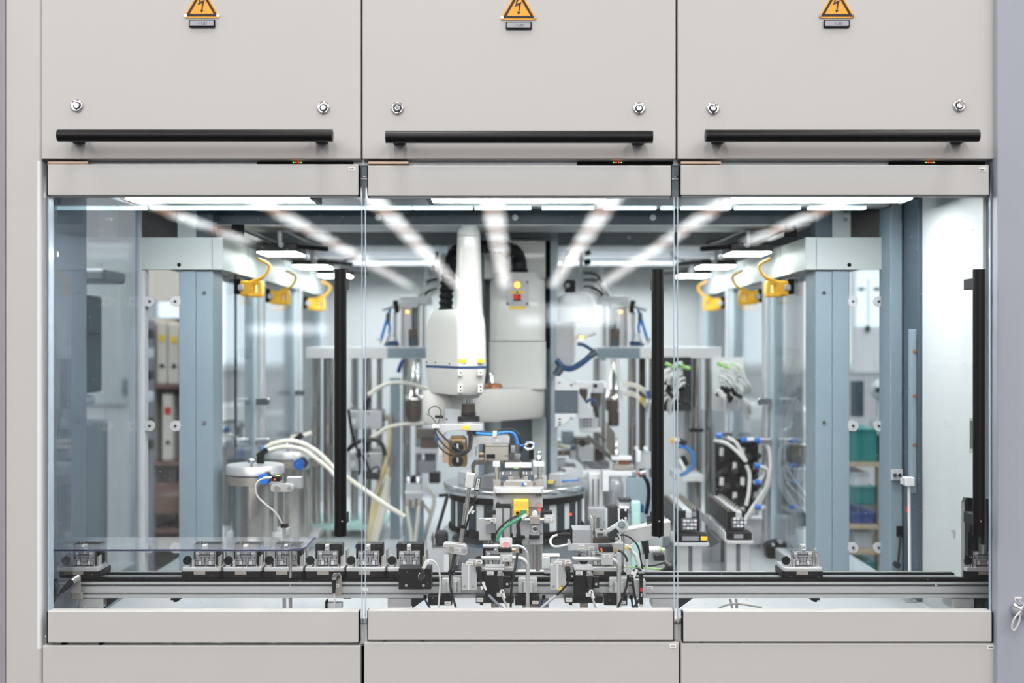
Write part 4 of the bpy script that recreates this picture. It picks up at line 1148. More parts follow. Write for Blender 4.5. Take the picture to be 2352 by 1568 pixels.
tag_print(t, 1386, 1272, 1402, 1280.5, YF - .004)
t.p('plug', MB().b(1408, 1259, 1420, 1267, YF, .012), m_copper)
t.p('cable', MB().hose([(1418, 1263, YF + .006), (1428, 1267, YF), (1437, 1278, YF - .004), (1441, 1292, YF - .006), (1443, 1318, YF - .008), (1438, 1350, YF - .01), (1428, 1376, YF - .01), (1416, 1400, YF - .006)], 2.8), m_rubs)
t.p('marker_sleeve', MB().rod((1441, 1290, YF - .008), (1443, 1318, YF - .009), 5.2), m_lgrey)

# pusher unit above the right station
Y = .20
t = T('pusher_unit', 'grey pusher unit with square motor on an aluminium bar above the rail', 'machine unit', (1368, 1265, Y))
t.p('bar', mbox(1306, 1247.5, 1432, 1264.5, Y, .06), m_alum, .001)
t.p('bar_end', mbox(1306, 1247.5, 1310, 1264.5, Y - .001, .05), m_lgrey)
t.p('motor', mbox(1314, 1215.5, 1358, 1247.5, Y + .002, .07), m_alud, .001)
t.p('motor_flange', mbox(1312, 1215, 1314.5, 1248, Y, .07), m_gap)
t.p('side_plate', mbox(1358.5, 1190, 1361, 1248, Y, .06), m_alum)
t.p('plug', MB().rod((1312, 1228, Y + .03), (1290, 1227, Y + .03), 6.2, 5.6).rod((1290, 1227, Y + .03), (1280, 1228, Y + .03), 4.6, 3.6), m_rub)
t.p('cable', MB().hose([(1281, 1228, Y + .03), (1270, 1232, Y + .02), (1264, 1242, Y + .01), (1268, 1252, Y), (1280, 1255, Y), (1306, 1250, Y + .01)], 2.8), m_wcable)
for (x0, x1, y0, y1) in ((1359.5, 1364, 1186, 1246), (1365.5, 1369.5, 1186, 1230), (1378, 1382.5, 1189, 1222)):
    t.p('guide_post', MB().b(x0, y0, x1, y1, Y + .01, .012), m_chrome, .0006)
t.p('post_pin', MB().disc(1374, 1194, 2.5, Y + .005, .02).b(1369, 1189, 1379, 1191, Y + .015, .01), m_gunmet)
t.p('slide_block', MB().b(1368, 1219, 1390, 1235, Y - .004, .04), m_alum, .001)
t.p('slide_top', MB().b(1372, 1224, 1386, 1230, Y - .008, .02).b(1379, 1214, 1385, 1219, Y, .012), m_gunmet, .0006)
t.p('slide_base', MB().b(1362, 1236, 1400, 1247, Y + .002, .05), m_darkst, .001)
t.p('slide_rail', MB().b(1371, 1231, 1398, 1238, Y - .006, .03), m_gunmet, .0006)
t.p('gear', MB().b(1398, 1228, 1412, 1246, Y + .01, .03), m_rub, .001)
tag_print(t, 1328, 1251, 1343, 1257, Y, 1); tag_print(t, 1328, 1258.5, 1343, 1264, Y, 1); tag_print(t, 1352, 1255.5, 1365, 1263.5, Y, 1)
t.p('elbow_fitting', MB().rod((1330, 1274, Y + .01), (1344, 1268, Y + .01), 3.4).disc(1330, 1274, 4.6, Y, .014), m_chrome)
t = T('tilted_sensor', 'tilted clear sensor plate with dark lens block beside the pusher unit', 'sensor', (1425, 1250, Y - .02))
t.p('clear_plate', MB().rb(1419, 1214, 44, 26, Y - .03, .006, -33), m_pclear, .001)
t.p('plate_frame', MB().rb(1424, 1210, 30, 17, Y - .032, .003, -33), m_white)
t.p('lens_ring', MB().lathe(W(1428, 1204, Y - .033), [(.009, 0), (.009, -.003), (.006, -.003)], 18, axis=1), m_gcable)
t.p('lens_block', MB().rb(1408, 1224, 26, 12, Y - .036, .014, -33).rb(1414, 1233, 12, 18, Y - .034, .014, -33), m_dgrey, .001)
t.p('circuit', MB().rb(1423, 1217, 14, 7, Y - .035, .003, -33), m_lgrey)
t.p('pivot_screw', MB().disc(1416, 1237, 4.2, Y - .04, .006), m_chrome)
t.p('cable', MB().hose([(1425, 1229, Y - .03), (1436, 1229, Y - .03), (1452, 1238, Y - .03), (1466, 1256, Y - .03), (1472, 1285, Y - .03), (1477, 1314, Y - .03)], 2.0), m_rubs)
t = T('chute_arm', 'sloping aluminium box arm beside the middle door handle', 'arm', (1472, 1250, Y + .01))
t.p('arm', MB().poly([(1432, 1217), (1540, 1197), (1540, 1230), (1436, 1250)], Y + .03, .05), m_alum, .001)
t.p('arm_edge', MB().poly([(1432, 1217), (1540, 1197), (1540, 1200), (1432, 1220)], Y + .028, .03), m_white)
t.p('top_screw', MB().b(1487, 1187, 1496, 1206, Y + .04, .014).disc(1491, 1190, 5, Y + .035, .02), m_gunmet, .001)
t.p('post', MB().rod((1430.5, 1212, Y + .025), (1430.5, 1345, Y + .025), 3.6), m_steel)
pl = t.p('plug', MB().cyl(W(1481, 1242, Y + .04), W(1485, 1270, Y + .04), .0095, .0075, 16), m_rub)
pl.p('strain_relief', MB().cyl(W(1485, 1270, Y + .04), W(1486, 1283, Y + .04), .0055, .0045, 12), m_rub)
t.p('cable', MB().hose([(1485.5, 1280, Y + .04), (1485, 1300, Y + .04), (1482, 1330, Y + .04)], 3.4), m_wcable)
t.p('arm_nose', MB().poly([(1511, 1230), (1519, 1230), (1514.5, 1236)], Y - .05, .02), m_gap)
t.p('elbow', MB().rod((1434, 1252, Y), (1450, 1258, Y), 4.4).rod((1450, 1250, Y), (1452, 1266, Y), 3).rod((1452, 1266, Y), (1462, 1276, Y), 4.4), m_wcable)
t.p('elbow_mark', MB().disc(1439, 1260, 3, Y - .02, .02), m_lyel)
t.p('clear_sleeve', MB().rod((1461, 1276, Y - .01), (1470, 1302, Y - .02), 5.0), m_lgrey)

t = T('limit_switch', 'slim black limit switch with red band on an aluminium bracket on the rail', 'switch', (1470, 1390, YF))
t.p('bracket', mbox(1457, 1332, 1483, 1370, YF + .03, .02), m_alum, .001)
t.p('body', mbox(1469.5, 1316, 1477, 1388, YF, .02), m_rub, .0008)
t.p('red_band', mbox(1470.5, 1349, 1476.5, 1359, YF - .0006, .002), m_red)
t.p('window', mbox(1472, 1362, 1475, 1370, YF - .0006, .001), m_lgrey)
t.p('top_clip', MB().b(1466, 1310, 1480, 1317, YF, .014), m_alud, .001)
t.p('tip', MB().disc(1473, 1391, 4, YF, .01), m_lgrey)
t.p('cable', MB().hose([(1474, 1312, YF + .004), (1466, 1306, YF), (1457, 1309, YF - .004), (1452, 1320, YF - .008), (1455, 1350, YF - .006), (1463, 1392, YF), (1468, 1410, YF)], 2.8), m_rubs)
t.p('cable', MB().hose([(1476, 1366, YF + .024), (1466, 1380, YF + .02), (1454, 1398, YF + .02)], 3.2), m_dgrey)
t.p('marker_sleeve', MB().rb(1459, 1317, 5, 20, YF - .014, .007, 20).rb(1453, 1316, 7, 7, YF - .014, .007, 20), m_label)
tag_print(t, 1484.5, 1345.5, 1499, 1354.5, YC - .001)

# left connector bracket, and small plug under the fifth pallet
t = T('bracket_sensor', 'steel bracket with slanted black plug at the left end of the conveyor', 'sensor', (176, 1376, YF))
t.p('bracket', MB().poly([(175, 1322), (184, 1322), (184, 1362), (161, 1362), (163, 1352), (172, 1346)], YF + .02, .006), m_steelw, .0006)
t.p('foot', mbox(166, 1362, 187, 1376, YF + .03, .012), m_steelw, .001)
screws(t, ((176, 1368),), YF + .03, 3.2)
t.p('barrel', MB().rod((180, 1325, YF + .012), (164, 1336, YF - .006), 7.4), m_chrome)
t.p('nut', MB().rod((176, 1328, YF + .01), (170, 1332, YF + .002), 9, None, 6), m_chrome)
t.p('plug', MB().rod((165, 1335, YF - .005), (140, 1360, YF - .02), 8, 4.4), m_rub)
t.p('cable', MB().hose([(141, 1358, YF - .02), (128, 1374, YF - .02), (118, 1392, YF - .02), (110, 1412, YF - .01)], 2.2), m_rubs)
t.p('marker_sleeve', MB().rb(117, 1396, 6, 14, YF - .026, .006, 24), m_label)
t = T('bracket_sensor', 'small bracket with hanging black plug below the fifth pallet', 'sensor', (776, 1376, YF))
t.p('bracket', MB().poly([(762, 1325), (766, 1316), (780, 1316), (784, 1324), (784, 1368), (768, 1368)], YF + .035, .006), m_steelw, .0006)
t.p('socket', MB().rod((776, 1322, YF + .034), (766, 1328, YF + .02), 6.6), m_dgrey)
t.p('plug', MB().cyl(W(767, 1326, YF + .016), W(767, 1362, YF + .012), .0062, .0034, 14), m_rub)
t.p('cable', MB().hose([(767, 1360, YF + .012), (768, 1376, YF + .012), (768, 1405, YF + .02)], 1.8), m_wcable)
t.p('latch', mbox(763, 1326, 772, 1331, YF + .006, .01), m_chrome, .0006)
tag_print(t, 771, 1340, 779, 1348, YF + .034, 1)
t = T('flow_valve', 'white push-in valve behind the bottom rail of the left glass door', 'valve', (772, 1398, YF + .05))
t.p('body', mbox(752, 1385, 785, 1398, YF + .06, .02), m_lgrey, .001)
t.p('ports', mbox(747, 1380, 751, 1398, YF + .055, .02), m_gap)
t.p('stem', MB().rod((790, 1372, YF + .06), (806, 1372, YF + .06), 3), m_mgrey)
for (x, l) in ((839, 'at the left end of the middle door'),):
    s = solo('rail_sticker', 'small white sticker on the rail %s' % l, 'sticker', mbox(831, 1350, 846, 1358, YC - .0015, .0014), m_label, .0005)
t = T('side_tubes', 'bundle of two white hoses lying on the table under the right rail', 'hose', (1680, 1398, .3))
for i, pts in enumerate(([(1650, 1396), (1670, 1388), (1700, 1386), (1750, 1394)], [(1676, 1374), (1680, 1386), (1682, 1400)], [(1690, 1374), (1692, 1386), (1692, 1400)])):
    t.p('hose', MB().hose([(x, y, .3) for x, y in pts], 3.0), m_wcable)
t = T('pivot_plug', 'dark angled plug with cable on the table behind the right door gap', 'connector', (1540, 1320, .30))
t.p('elbow', MB().b(1530, 1298, 1551, 1318, .30, .03), m_dgrey, .002)
t.p('face', MB().disc(1541, 1307, 7, .294, .006), m_rub)
t.p('barrel', MB().rod((1527, 1291, .32), (1540, 1300, .31), 5.6), m_gunmet)
t.p('cable', MB().hose([(1528, 1291, .32), (1510, 1297, .33), (1490, 1299, .34), (1460, 1300, .35)], 2.2), m_rubs)
t.p('hose', MB().hose([(1532, 1304, .31), (1515, 1316, .31), (1500, 1330, .31)], 5), m_rubs)

t = T('clear_block', 'pair of clear plastic blocks beside the right bracket on the rail', 'block', (1262, 1320, .19))
t.p('block', mbox(1245, 1279, 1263, 1306, .19, .03), m_pclear, .002)
t.p('block', mbox(1264, 1281, 1284, 1304, .20, .03), m_pclear, .002)
t.p('rim', mbox(1246, 1275, 1286, 1279, .192, .03), m_white, .001)
t.p('foot', MB().box(W(1250, 1306, .195), Vector((W(1280, 0, .195).x, .22, zt + .009))), m_lgrey, .001)
t = T('white_pad', 'low white pads lying behind the belt in the middle', 'pad', (1230, 1318, .245))
t.p('pad', MB().b(1189, 1311, 1232, 1316, .245, .02), m_white, .002)
t.p('pad', MB().b(1240, 1311, 1268, 1316, .245, .02), m_white, .002)
t.p('pad_stem', MB().box(W(1200, 1316, .25), Vector((W(1260, 0, .25).x, .262, -.69))), m_alud)
# ================================================================== SCARA robot hung on the rear frame
YB = 1.04                                   # front of the robot column
fr = T('robot_frame', 'pale grey upright frame carrying the robot in the middle of the cell', 'frame', (1240, 1250, 1.30))
fr.p('upright', mbox(1264, 517, 1281, 1216, 1.20, .05), m_slatel, .002)
fr.p('upright', mbox(1099, 530, 1112, 1200, 1.24, .05), m_slate, .002)
fr.p('back_plate', mbox(1112, 550, 1264, 1196, 1.28, .02), m_duct, .002)
fr.p('top_bar', mbox(1104, 517, 1281, 530, 1.20, .06), m_beaml, .002)
fr.p('cross_bar', mbox(1108, 545, 1266, 553, 1.205, .04), m_lgrey, .002)
fr.p('dark_gap', mbox(1253, 553, 1264, 800, 1.21, .04), m_gap)
fr.p('side_strip', mbox(1252, 800, 1262, 1196, 1.22, .03), m_slated)
fr.p('lower_column', mbox(1222, 960, 1254, 1190, 1.155, .06), m_duct, .002)
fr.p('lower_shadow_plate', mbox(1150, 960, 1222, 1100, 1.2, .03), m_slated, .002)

rb = T('scara_robot', 'ivory assembly robot with tall quill cover hanging over the rotary table', 'robot', (1190, 965, YB))
kB = S(YB + .1)
cx = W(1189, 0, YB + .09).x; w = 128 * S(YB)
def colsec(py, wpx, d, rad=.03):
    z = -(py - CY) * S(YB)
    return rrect(W(1189, 0, YB).x, YB + .09, wpx * S(YB), d, rad, z, 6)
rb.p('base_upper', MB().loft([colsec(782, 128, .18), colsec(648, 126, .18), colsec(641, 122, .172)]), m_robotc)
rb.p('base_lower', MB().loft([colsec(893, 131, .186), colsec(784, 131, .186)]), m_robotc)
rb.p('base_top', MB().loft([colsec(641, 112, .15), colsec(625, 106, .14)]), m_robotc)
rb.p('junction_box', mbox(1112, 552, 1253, 640, YB + .12, .1), m_robotc, .003)
rb.p('junction_label', mbox(1195, 588, 1212, 616, YB + .118, .002), m_white)
rb.p('connector_collar', MB().vl(1192, YB + .07, [(21, 624), (21, 619), (14, 617)]), m_rub)
ip = rb.p('indicator_plate', mbox(1162, 644, 1215, 701, YB - .003, .004), m_lgrey, .001)
for (x, y) in ((1166, 648), (1211, 648), (1166, 697), (1211, 697)): ip.p('screw', MB().disc(x, y, 3, YB - .006, .004), m_gunmet)
ip.p('lamp_ring', MB().disc(1188, 654, 9, YB - .008, .006), m_yellow)
ip.p('amber_lamp', MB().disc(1188, 654, 5.4, YB - .013, .006), m_eamb)
ip.p('yellow_strip', mbox(1173, 668, 1203, 674.5, YB - .004, .002), m_lyel)
ip.p('strip_hole', MB().disc(1188, 671, 2.5, YB - .005, .002), m_gap)
ip.p('display', mbox(1179, 675.5, 1197, 690, YB - .0042, .002), m_signk)
ip.p('display_digits', text_mb('8N', 1188, 682.5, 10.5, YB - .0048), m_edisp)
ip.p('display_caption', mbox(1176, 690.8, 1200, 692.4, YB - .0042, .001), m_mgrey)
rb.p('yellow_label', mbox(1170, 703, 1208, 710, YB - .002, .003), m_lyel)
# first arm: elbow at the left front, shoulder under the column
E = Vector((W(1014, 0, .82).x, .82)); Sh = Vector((W(1194, 0, 1.11).x, 1.11))
dv = (Sh - E).normalized(); nv = Vector((-dv.y, dv.x))
def arm_outline(r0, r1, z):
    out = []
    a0 = math.atan2(dv.y, dv.x)
    for i in range(13):
        a = a0 + math.pi / 2 + math.pi * i / 12
        out.append(Vector((E.x + r0 * math.cos(a), E.y + r0 * math.sin(a), z)))
    for i in range(13):
        a = a0 - math.pi / 2 + math.pi * i / 12
        out.append(Vector((Sh.x + r1 * math.cos(a), Sh.y + r1 * math.sin(a), z)))
    return out
zT = -(895 - CY) * S(.85); zB = -(974 - CY) * S(.80)
rb.p('lower_arm', MB().loft([arm_outline(.050, .072, zB), arm_outline(.056, .080, zB + .008), arm_outline(.058, .082, zT - .02), arm_outline(.05, .074, zT)]), m_robot)
# shoulder bush seen between the column and the arm
rb.p('amber_bush', MB().vl(1132, .98, [(21, 893), (21, 884), (17, 881), (17, 880)]), m_brownc)
rb.p('bush_bolt', MB().vl(1129, .97, [(7, 880), (6, 873), (4, 870), (4, 856), (1, 853)]), m_chrome)
# second arm (head)
cxh, cyh = W(1050, 0, .70).x, .70
outl = [(W(1053, 0, .60).x, .60), (W(1117, 0, .63).x, .63), (W(1117, 0, .78).x, .80), (W(1040, 0, .92).x, .92), (W(976, 0, .80).x, .80)]
def headsec(py, sc, rad, dx=0):
    z = -(py - CY) * S(.66)
    ps_ = round_poly([Vector((cxh + (p[0] - cxh) * sc + dx, cyh + (p[1] - cyh) * sc)) for p in outl], rad, 5)
    return [Vector((p.x, p.y, z)) for p in ps_]
rb.p('head_lower', MB().loft([headsec(906, .84, .014), headsec(900, .90, .014), headsec(868, .965, .014), headsec(846, 1.0, .014)]), m_robot)
rb.p('head_seam', MB().loft([headsec(846, 1.004, .014), headsec(840, 1.006, .014)]), m_blueline)
rb.p('head_upper', MB().loft([headsec(840, 1.0, .014), headsec(790, .985, .014), headsec(752, .965, .014), headsec(735, .94, .018), headsec(716, .87, .024), headsec(710, .82, .026)]), m_robot)
for (x0, x1) in ((1053, 1070), (1097, 1112)): rb.p('yellow_label', mbox(x0, 825, x1, 833.5, .603 if x0 < 1080 else .616, .004), m_lyel)
for x in (980, 1001, 1033): rb.p('head_screw', MB().disc(x, 831 + (x - 980) * .08, 2.4, .80 - (x - 976) * .0026 - .004, .012), m_chrome)
for (x, y, h) in ((1057, 850, 16), (1103, 850, 15), (1057, 884, 20), (1103, 884, 20)):
    bs = rb.p('boss', mbox(x - 6, y - 2, x + 6, y - 2 + h, .598 + (.012 if x > 1080 else 0), .05), m_robot, .0015)
    for j in ((0,) if h < 18 else (-4, 4)): bs.p('boss_hole', MB().disc(x + 1, y + h / 2 - 2 + j, 1.8, .597 + (.012 if x > 1080 else 0), .002), m_gap)
def qsec(py, wpx, d, rad, dx=0):
    z = -(py - CY) * S(.64)
    return rrect(W(1075.5 + dx, 0, .64).x, .70, wpx * S(.64), d, rad, z, 6)
rb.p('quill_cover', MB().loft([qsec(716, 66, .11, .028), qsec(706, 63, .10, .026), qsec(690, 62, .098, .026), qsec(540, 54, .084, .024, -.5)]), m_robot)
rb.p('quill_cap', MB().loft([qsec(539, 54, .084, .024, -.5), qsec(530, 53, .08, .024, -.6), qsec(518, 43, .064, .02, -1), qsec(515, 38, .055, .018, -1)]), m_robot)
rb.p('spindle_boss', MB().vl(1076, .69, [(26, 905), (25, 912), (21, 914)]), m_robot)
YT = .69
rb.p('spindle', MB().vl(1076, YT, [(9, 926), (9, 908)]), m_steel)
rb.p('spindle_collar', MB().vl(1076, YT, [(15.5, 953), (15.5, 930), (16, 927), (10, 926)]), m_darkst)
rb.p('bellows', MB().vl(1076, YT, [(18, 957), (15, 955), (18, 952), (15, 950), (18, 948), (15, 946)]), m_rub)
rb.p('flange', MB().vl(1076, YT, [(26, 967), (26, 962), (24, 961), (26, 960), (26, 956), (18, 955)]), m_rub)
# corrugated duct
P = catmull([W(*p) for p in ((1024, 712, .86), (1026, 660, .86), (1034, 610, .88), (1052, 575, .92), (1090, 566, .98), (1130, 568, 1.03), (1165, 572, 1.07), (1184, 586, 1.1), (1192, 606, 1.11), (1192, 622, 1.11))], 14)
rr = [(.0225 if (i % 4) < 2 else .019) for i in range(len(P))]
rb.p('duct_hose', MB().sweep(P, rr, 16), m_rub)
rb.p('duct_elbow', MB().sweep(catmull([W(*p) for p in ((1163, 573, 1.065), (1180, 580, 1.09), (1190, 598, 1.11), (1192, 622, 1.11))], 5), .027, 16), m_rub)

# ================================================================== gripper under the robot
YG = .62
g = T('gripper_tool', 'aluminium gripper tool with bronze actuator hanging from the robot flange', 'gripper', (1100, 1100, YG))
g.p('flange_disc', MB().vl(1076, YT, [(27, 976), (27, 967)]), m_alum)
g.p('top_plate', MB().poly([(1005, 980), (1012, 974), (1105, 974), (1109, 978), (1109, 986), (1105, 989), (1032, 989), (1022, 994), (1018, 1004), (1005, 1004)], YG, .12), m_alum, .001)
g.p('plate_end', MB().vl(1090, YG + .05, [(22, 989), (22, 975)]), m_alum)
g.p('yellow_label', mbox(1062, 978, 1079, 986.5, YG - .002, .003), m_lyel)
g.p('block', mbox(1022, 939.5, 1060, 973, YG + .06, .05), m_alud, .001)
g.p('block_screw', MB().disc(1026, 963, 2, YG + .057, .004), m_gap)
g.p('sensor', MB().rod((999, 957, YG + .06), (1018, 957, YG + .06), 3.6), m_rub)
g.p('side_bar', mbox(1006, 990, 1019, 1063, YG + .004, .04), m_alum, .001)
g.p('side_tag', mbox(1008, 1031, 1016, 1045, YG + .002, .002), m_label)
br = g.p('bronze_actuator', mbox(1032, 1008, 1071, 1072, YG - .02, .07), m_bronze, .003)
br.p('side_face', mbox(1019, 1012, 1032, 1063, YG - .01, .05), m_copper, .001)
for (x, y) in ((1038, 1012), (1065, 1012)):
    br.p('screw', MB().disc(x, y, 4, YG - .025, .006), m_chrome)
for y in (1027, 1058):
    dl = br.p('dial', MB().lathe(W(1051, y, YG - .02), [(.0165, 0), (.0165, -.006), (.012, -.008), (.011, -.008)], 24, axis=1), m_rub)
    br.p('dial_pointer', MB().b(1049, y - 8, 1053, y + 3, YG - .031, .004), m_lgrey)
br.p('top_edge', mbox(1034, 1003, 1066, 1007, YG - .01, .05), m_bronze, .001)
br.p('spring_clip', MB().rod((1029, 1062, YG - .01), (1038, 1072, YG - .01), 2.4), m_chrome)
hs = g.p('black_loops', MB().hose([(996, 992, YG - .01), (1000, 1012, YG - .03), (1018, 1035, YG - .05), (1042, 1047, YG - .05), (1065, 1044, YG - .05), (1080, 1030, YG - .04), (1084, 1008, YG - .02), (1082, 990, YG)], 2.0)
         .hose([(998, 984, YG - .01), (1006, 1004, YG - .03), (1024, 1025, YG - .055), (1046, 1039, YG - .055), (1066, 1040, YG - .055), (1079, 1028, YG - .045), (1081, 1006, YG - .02), (1078, 990, YG)], 2.0)
         .hose([(1000, 982, YG - .01), (1014, 998, YG - .03), (1032, 1016, YG - .058), (1052, 1032, YG - .058), (1068, 1036, YG - .058), (1076, 1026, YG - .045), (1077, 1004, YG - .02), (1074, 990, YG)], 2.0), m_rubs)
g.p('thin_loop', MB().hose([(980, 950, YG), (990, 956, YG), (1000, 968, YG - .005), (1004, 976, YG - .01), (1010, 960, YG), (1013, 945, YG), (1006, 935, YG), (996, 933, YG), (985, 941, YG), (986, 950, YG)], 1.1), m_rubs)
g.p('white_tie', mbox(992, 975, 1008, 983, YG - .016, .02), m_label, .001)
g.p('blue_fitting', mbox(1000, 1004, 1006, 1012, YG - .02, .01), m_bluecap)
g.p('black_connector', mbox(1072, 989, 1095, 999, YG - .004, .03), m_rub, .001)
g.p('blue_hoses', MB().hose([(1093, 994, YG), (1115, 997, YG - .01), (1140, 997, YG - .01), (1160, 992, YG - .01), (1178, 994, YG - .01), (1186, 1006, YG - .01), (1188, 1020, YG - .01)], 3.4), m_blue)
g.p('blue_hoses', MB().hose([(1093, 991, YG + .01), (1120, 993, YG + .01), (1150, 991, YG + .01)], 2.2), m_dblue)
g.p('black_hose', MB().hose([(1140, 992, YG + .015), (1160, 986, YG + .015), (1180, 988, YG + .015), (1194, 1004, YG + .015), (1198, 1024, YG + .015)], 3.2), m_rubs)
g.p('hose_clip', mbox(1132, 991, 1141, 1002, YG - .02, .03), m_label, .001)
for (x, y) in ((1188, 1018), (1198, 1023)): g.p('hose_clamp', MB().rod((x - 4.5, y, YG), (x + 4.5, y, YG), 2.6), m_blue)
g.p('hose_fitting', MB().vl(1188, YG, [(3.6, 1038), (3.6, 1020)]).vl(1186, YG, [(2.8, 1032), (2.8, 1026)]), m_chrome)
g.p('hose_fitting', MB().vl(1198, YG + .015, [(1, 1037), (4, 1033), (4, 1024)]), m_rub)
g.p('tool_arm', MB().poly([(1088, 1003), (1092, 1002), (1166, 1002), (1171, 1006), (1170, 1019), (1100, 1020), (1093, 1026), (1092, 1052), (1076, 1052), (1076, 1040), (1084, 1030), (1085, 1004)], YG + .01, .08), m_alum, .001)
g.p('arm_tag', mbox(1135, 1009, 1147, 1016, YG + .0085, .002), m_label)
cyl_ = g.p('square_cylinder', mbox(1114, 1021, 1168, 1057, YG - .004, .08), m_steelw, .001)
cyl_.p('cylinder_line', mbox(1114, 1023.5, 1168, 1025.5, YG - .0045, .001), m_gunmet)
cyl_.p('switch_plate', mbox(1116.5, 1043, 1137, 1053, YG - .006, .003), m_gap, .0005)
for (x, y) in ((1161, 1046.5), (1166, 1046.5)): cyl_.p('port', MB().disc(x, y, 1.6, YG - .005, .002), m_gap)
cyl_.p('end_cap', MB().b(1109, 1021, 1114, 1040, YG, .07).b(1168, 1021, 1173, 1040, YG, .07), m_rub)
g.p('copper_block', MB().b(1101, 1039, 1112, 1044, YG, .04).b(1101, 1051, 1112, 1056, YG, .04), m_copper, .0006)
g.p('jaw_slide', MB().b(1100, 1044, 1114, 1051, YG + .004, .04).b(1168, 1039, 1181, 1049, YG + .004, .05), m_gunmet, .0006)
g.p('white_fingers', MB().b(1173, 1024, 1184, 1040, YG + .02, .02).vl(1185, YG + .03, [(7, 1066), (7, 1056), (9, 1055), (9, 1050), (11, 1048), (11, 1042)]), m_lgrey)
for (pts, nm_) in (([(1082, 1068), (1088, 1058), (1133, 1058), (1133, 1066), (1094, 1067), (1090, 1074), (1090, 1106), (1083, 1106)], 0),
                  ([(1149, 1057), (1192, 1057), (1199, 1064), (1199, 1112), (1193, 1114), (1192, 1074), (1186, 1067), (1149, 1066)], 1)):
    g.p('jaw', MB().poly(pts, YG - .012, .03), m_gunmet, .0008)
g.p('jaw_holes', MB().disc(1121, 1058, 2, YG - .014, .003).disc(1160, 1059, 1.8, YG - .014, .003), m_gap)
g.p('jaw_tip', MB().b(1179, 1094, 1194, 1118, YG - .016, .008), m_steelw)

# ================================================================== transfer station under the gripper
YS = .50
t = T('transfer_nest', 'guided transfer nest with steel pillars on the plate under the gripper', 'fixture', (1190, 1120, YS))
for x, y0 in ((1141, 1073), (1239, 1075)):
    t.p('pillar', MB().vl(x, YS + .03, [(4.3, 1104), (4.3, y0), (6, y0 - 1), (6, y0 - 4)]), m_steel)
    t.p('pillar_foot', MB().b(x - 9, 1102, x + 9, 1115, YS + .004, .05), m_steelw, .001)
    t.p('pillar_ring', MB().vl(x, YS + .03, [(6, 1104), (7, 1103), (7, 1101), (5, 1100)]), m_steel)
t.p('spring_post', MB().vl(1238, YS + .04, [(6.5, 1058), (6.5, 1046), (3, 1044), (6, 1041), (6, 1037), (2, 1035)]), m_chrome)
t.p('yoke', MB().b(1132, 1062, 1148, 1072, YS, .05).b(1160, 1064, 1221, 1074, YS + .02, .03).b(1225, 1062, 1250, 1072, YS, .06), m_white, .0012)
t.p('green_dot', mbox(1180, 1074, 1191, 1077, YS + .02, .01), m_lgreen)
t.p('slide', MB().b(1156, 1106, 1224, 1117, YS + .004, .05), m_steelw, .001)
t.p('slide_top', MB().b(1162, 1103, 1220, 1106, YS + .01, .04), m_lgrey)
t.p('dark_block', MB().b(1151, 1094, 1167, 1103, YS + .02, .03).b(1213, 1093, 1227, 1103, YS + .02, .03), m_slated, .001)
t.p('metal_block', MB().b(1167, 1094, 1180, 1103, YS + .02, .03).b(1204, 1094, 1213, 1103, YS + .02, .03), m_steelw, .001)
for x in (1155, 1173, 1203, 1209, 1222): t.p('screw', MB().vl(x, YS + .03, [(3, 1094), (3, 1088), (2, 1084), (.6, 1082)], 10), m_chrome)
t.p('blue_knob', MB().rod((1199, 1112, YS - .006), (1203, 1112, YS - .006), 4.2), m_bluecap)
t.p('white_knob', MB().rod((1203, 1112, YS - .006), (1210, 1112, YS - .006), 3.6), m_label)
t.p('air_fitting', MB().b(1215, 1018, 1226, 1055, YS + .09, .02), m_gap, .001)
t.p('white_hoses', MB().hose([(1206, 1022, YS + .08), (1216, 1016, YS + .08), (1226, 1020, YS + .08), (1222, 1030, YS + .08), (1208, 1030, YS + .08)], 2.6).hose([(1204, 1026, YS + .08), (1214, 1034, YS + .08)], 2.4), m_wcable)
t.p('blue_hose', MB().hose([(1208, 1014, YS + .08), (1220, 1017, YS + .08), (1232, 1023, YS + .08)], 2.2), m_blue)

YS2 = .46
t = T('station_stand', 'aluminium stand with numbered plate in front of the rotary table', 'stand', (1192, 1335, YS2))
t.p('top_plate', mbox(1133, 1120, 1249, 1133, YS2, .14), m_alum, .001)
t.p('plate_face', mbox(1140, 1121, 1242, 1132, YS2 - .002, .002), m_white)
t.p('number', text_mb('1', 1147.5, 1126.5, 5.5, YS2 - .0025), m_ink)
t.p('apron', mbox(1133.5, 1133, 1247, 1165, YS2 + .02, .008), m_lgrey, .001)
screws(t, ((1144, 1157), (1236, 1157)), YS2 + .02, 5)
for x in (1145, 1237): t.p('under_bracket', mbox(x - 6, 1133, x + 6, 1139, YS2 + .004, .016), m_gunmet)
pf = t.p('profile_post', MB().box(W(1139, 1166, YS2 - .02), Vector((W(1171.5, 0, YS2 - .02).x, YS2 + .02, -.69))), m_alu, .001)
pf.p('post_slot', MB().box(W(1153, 1167, YS2 - .0205), Vector((W(1158, 0, YS2 - .02).x, YS2 - .018, -.69))), m_groove)
pf.p('post_cap', mbox(1138.5, 1161.5, 1172.5, 1166, YS2 - .022, .044), m_gap, .001)
t.p('rear_post', MB().box(W(1196, 1165, YS2 + .03), Vector((W(1240, 0, YS2).x, YS2 + .06, -.69))), m_duct, .001)
t.p('post', MB().vl(1225, YS2 + .03, [(7, 1335), (7, 1250)]).vl(1240, YS2 + .03, [(7, 1335), (7, 1250)]), m_steel)
t = T('yellow_sensor', 'yellow block sensor with green plug on the aluminium stand', 'sensor', (1197, 1188, YS2 - .03))
t.p('body', mbox(1179.5, 1149, 1214.5, 1185, YS2 - .03, .045), m_yellow, .003)
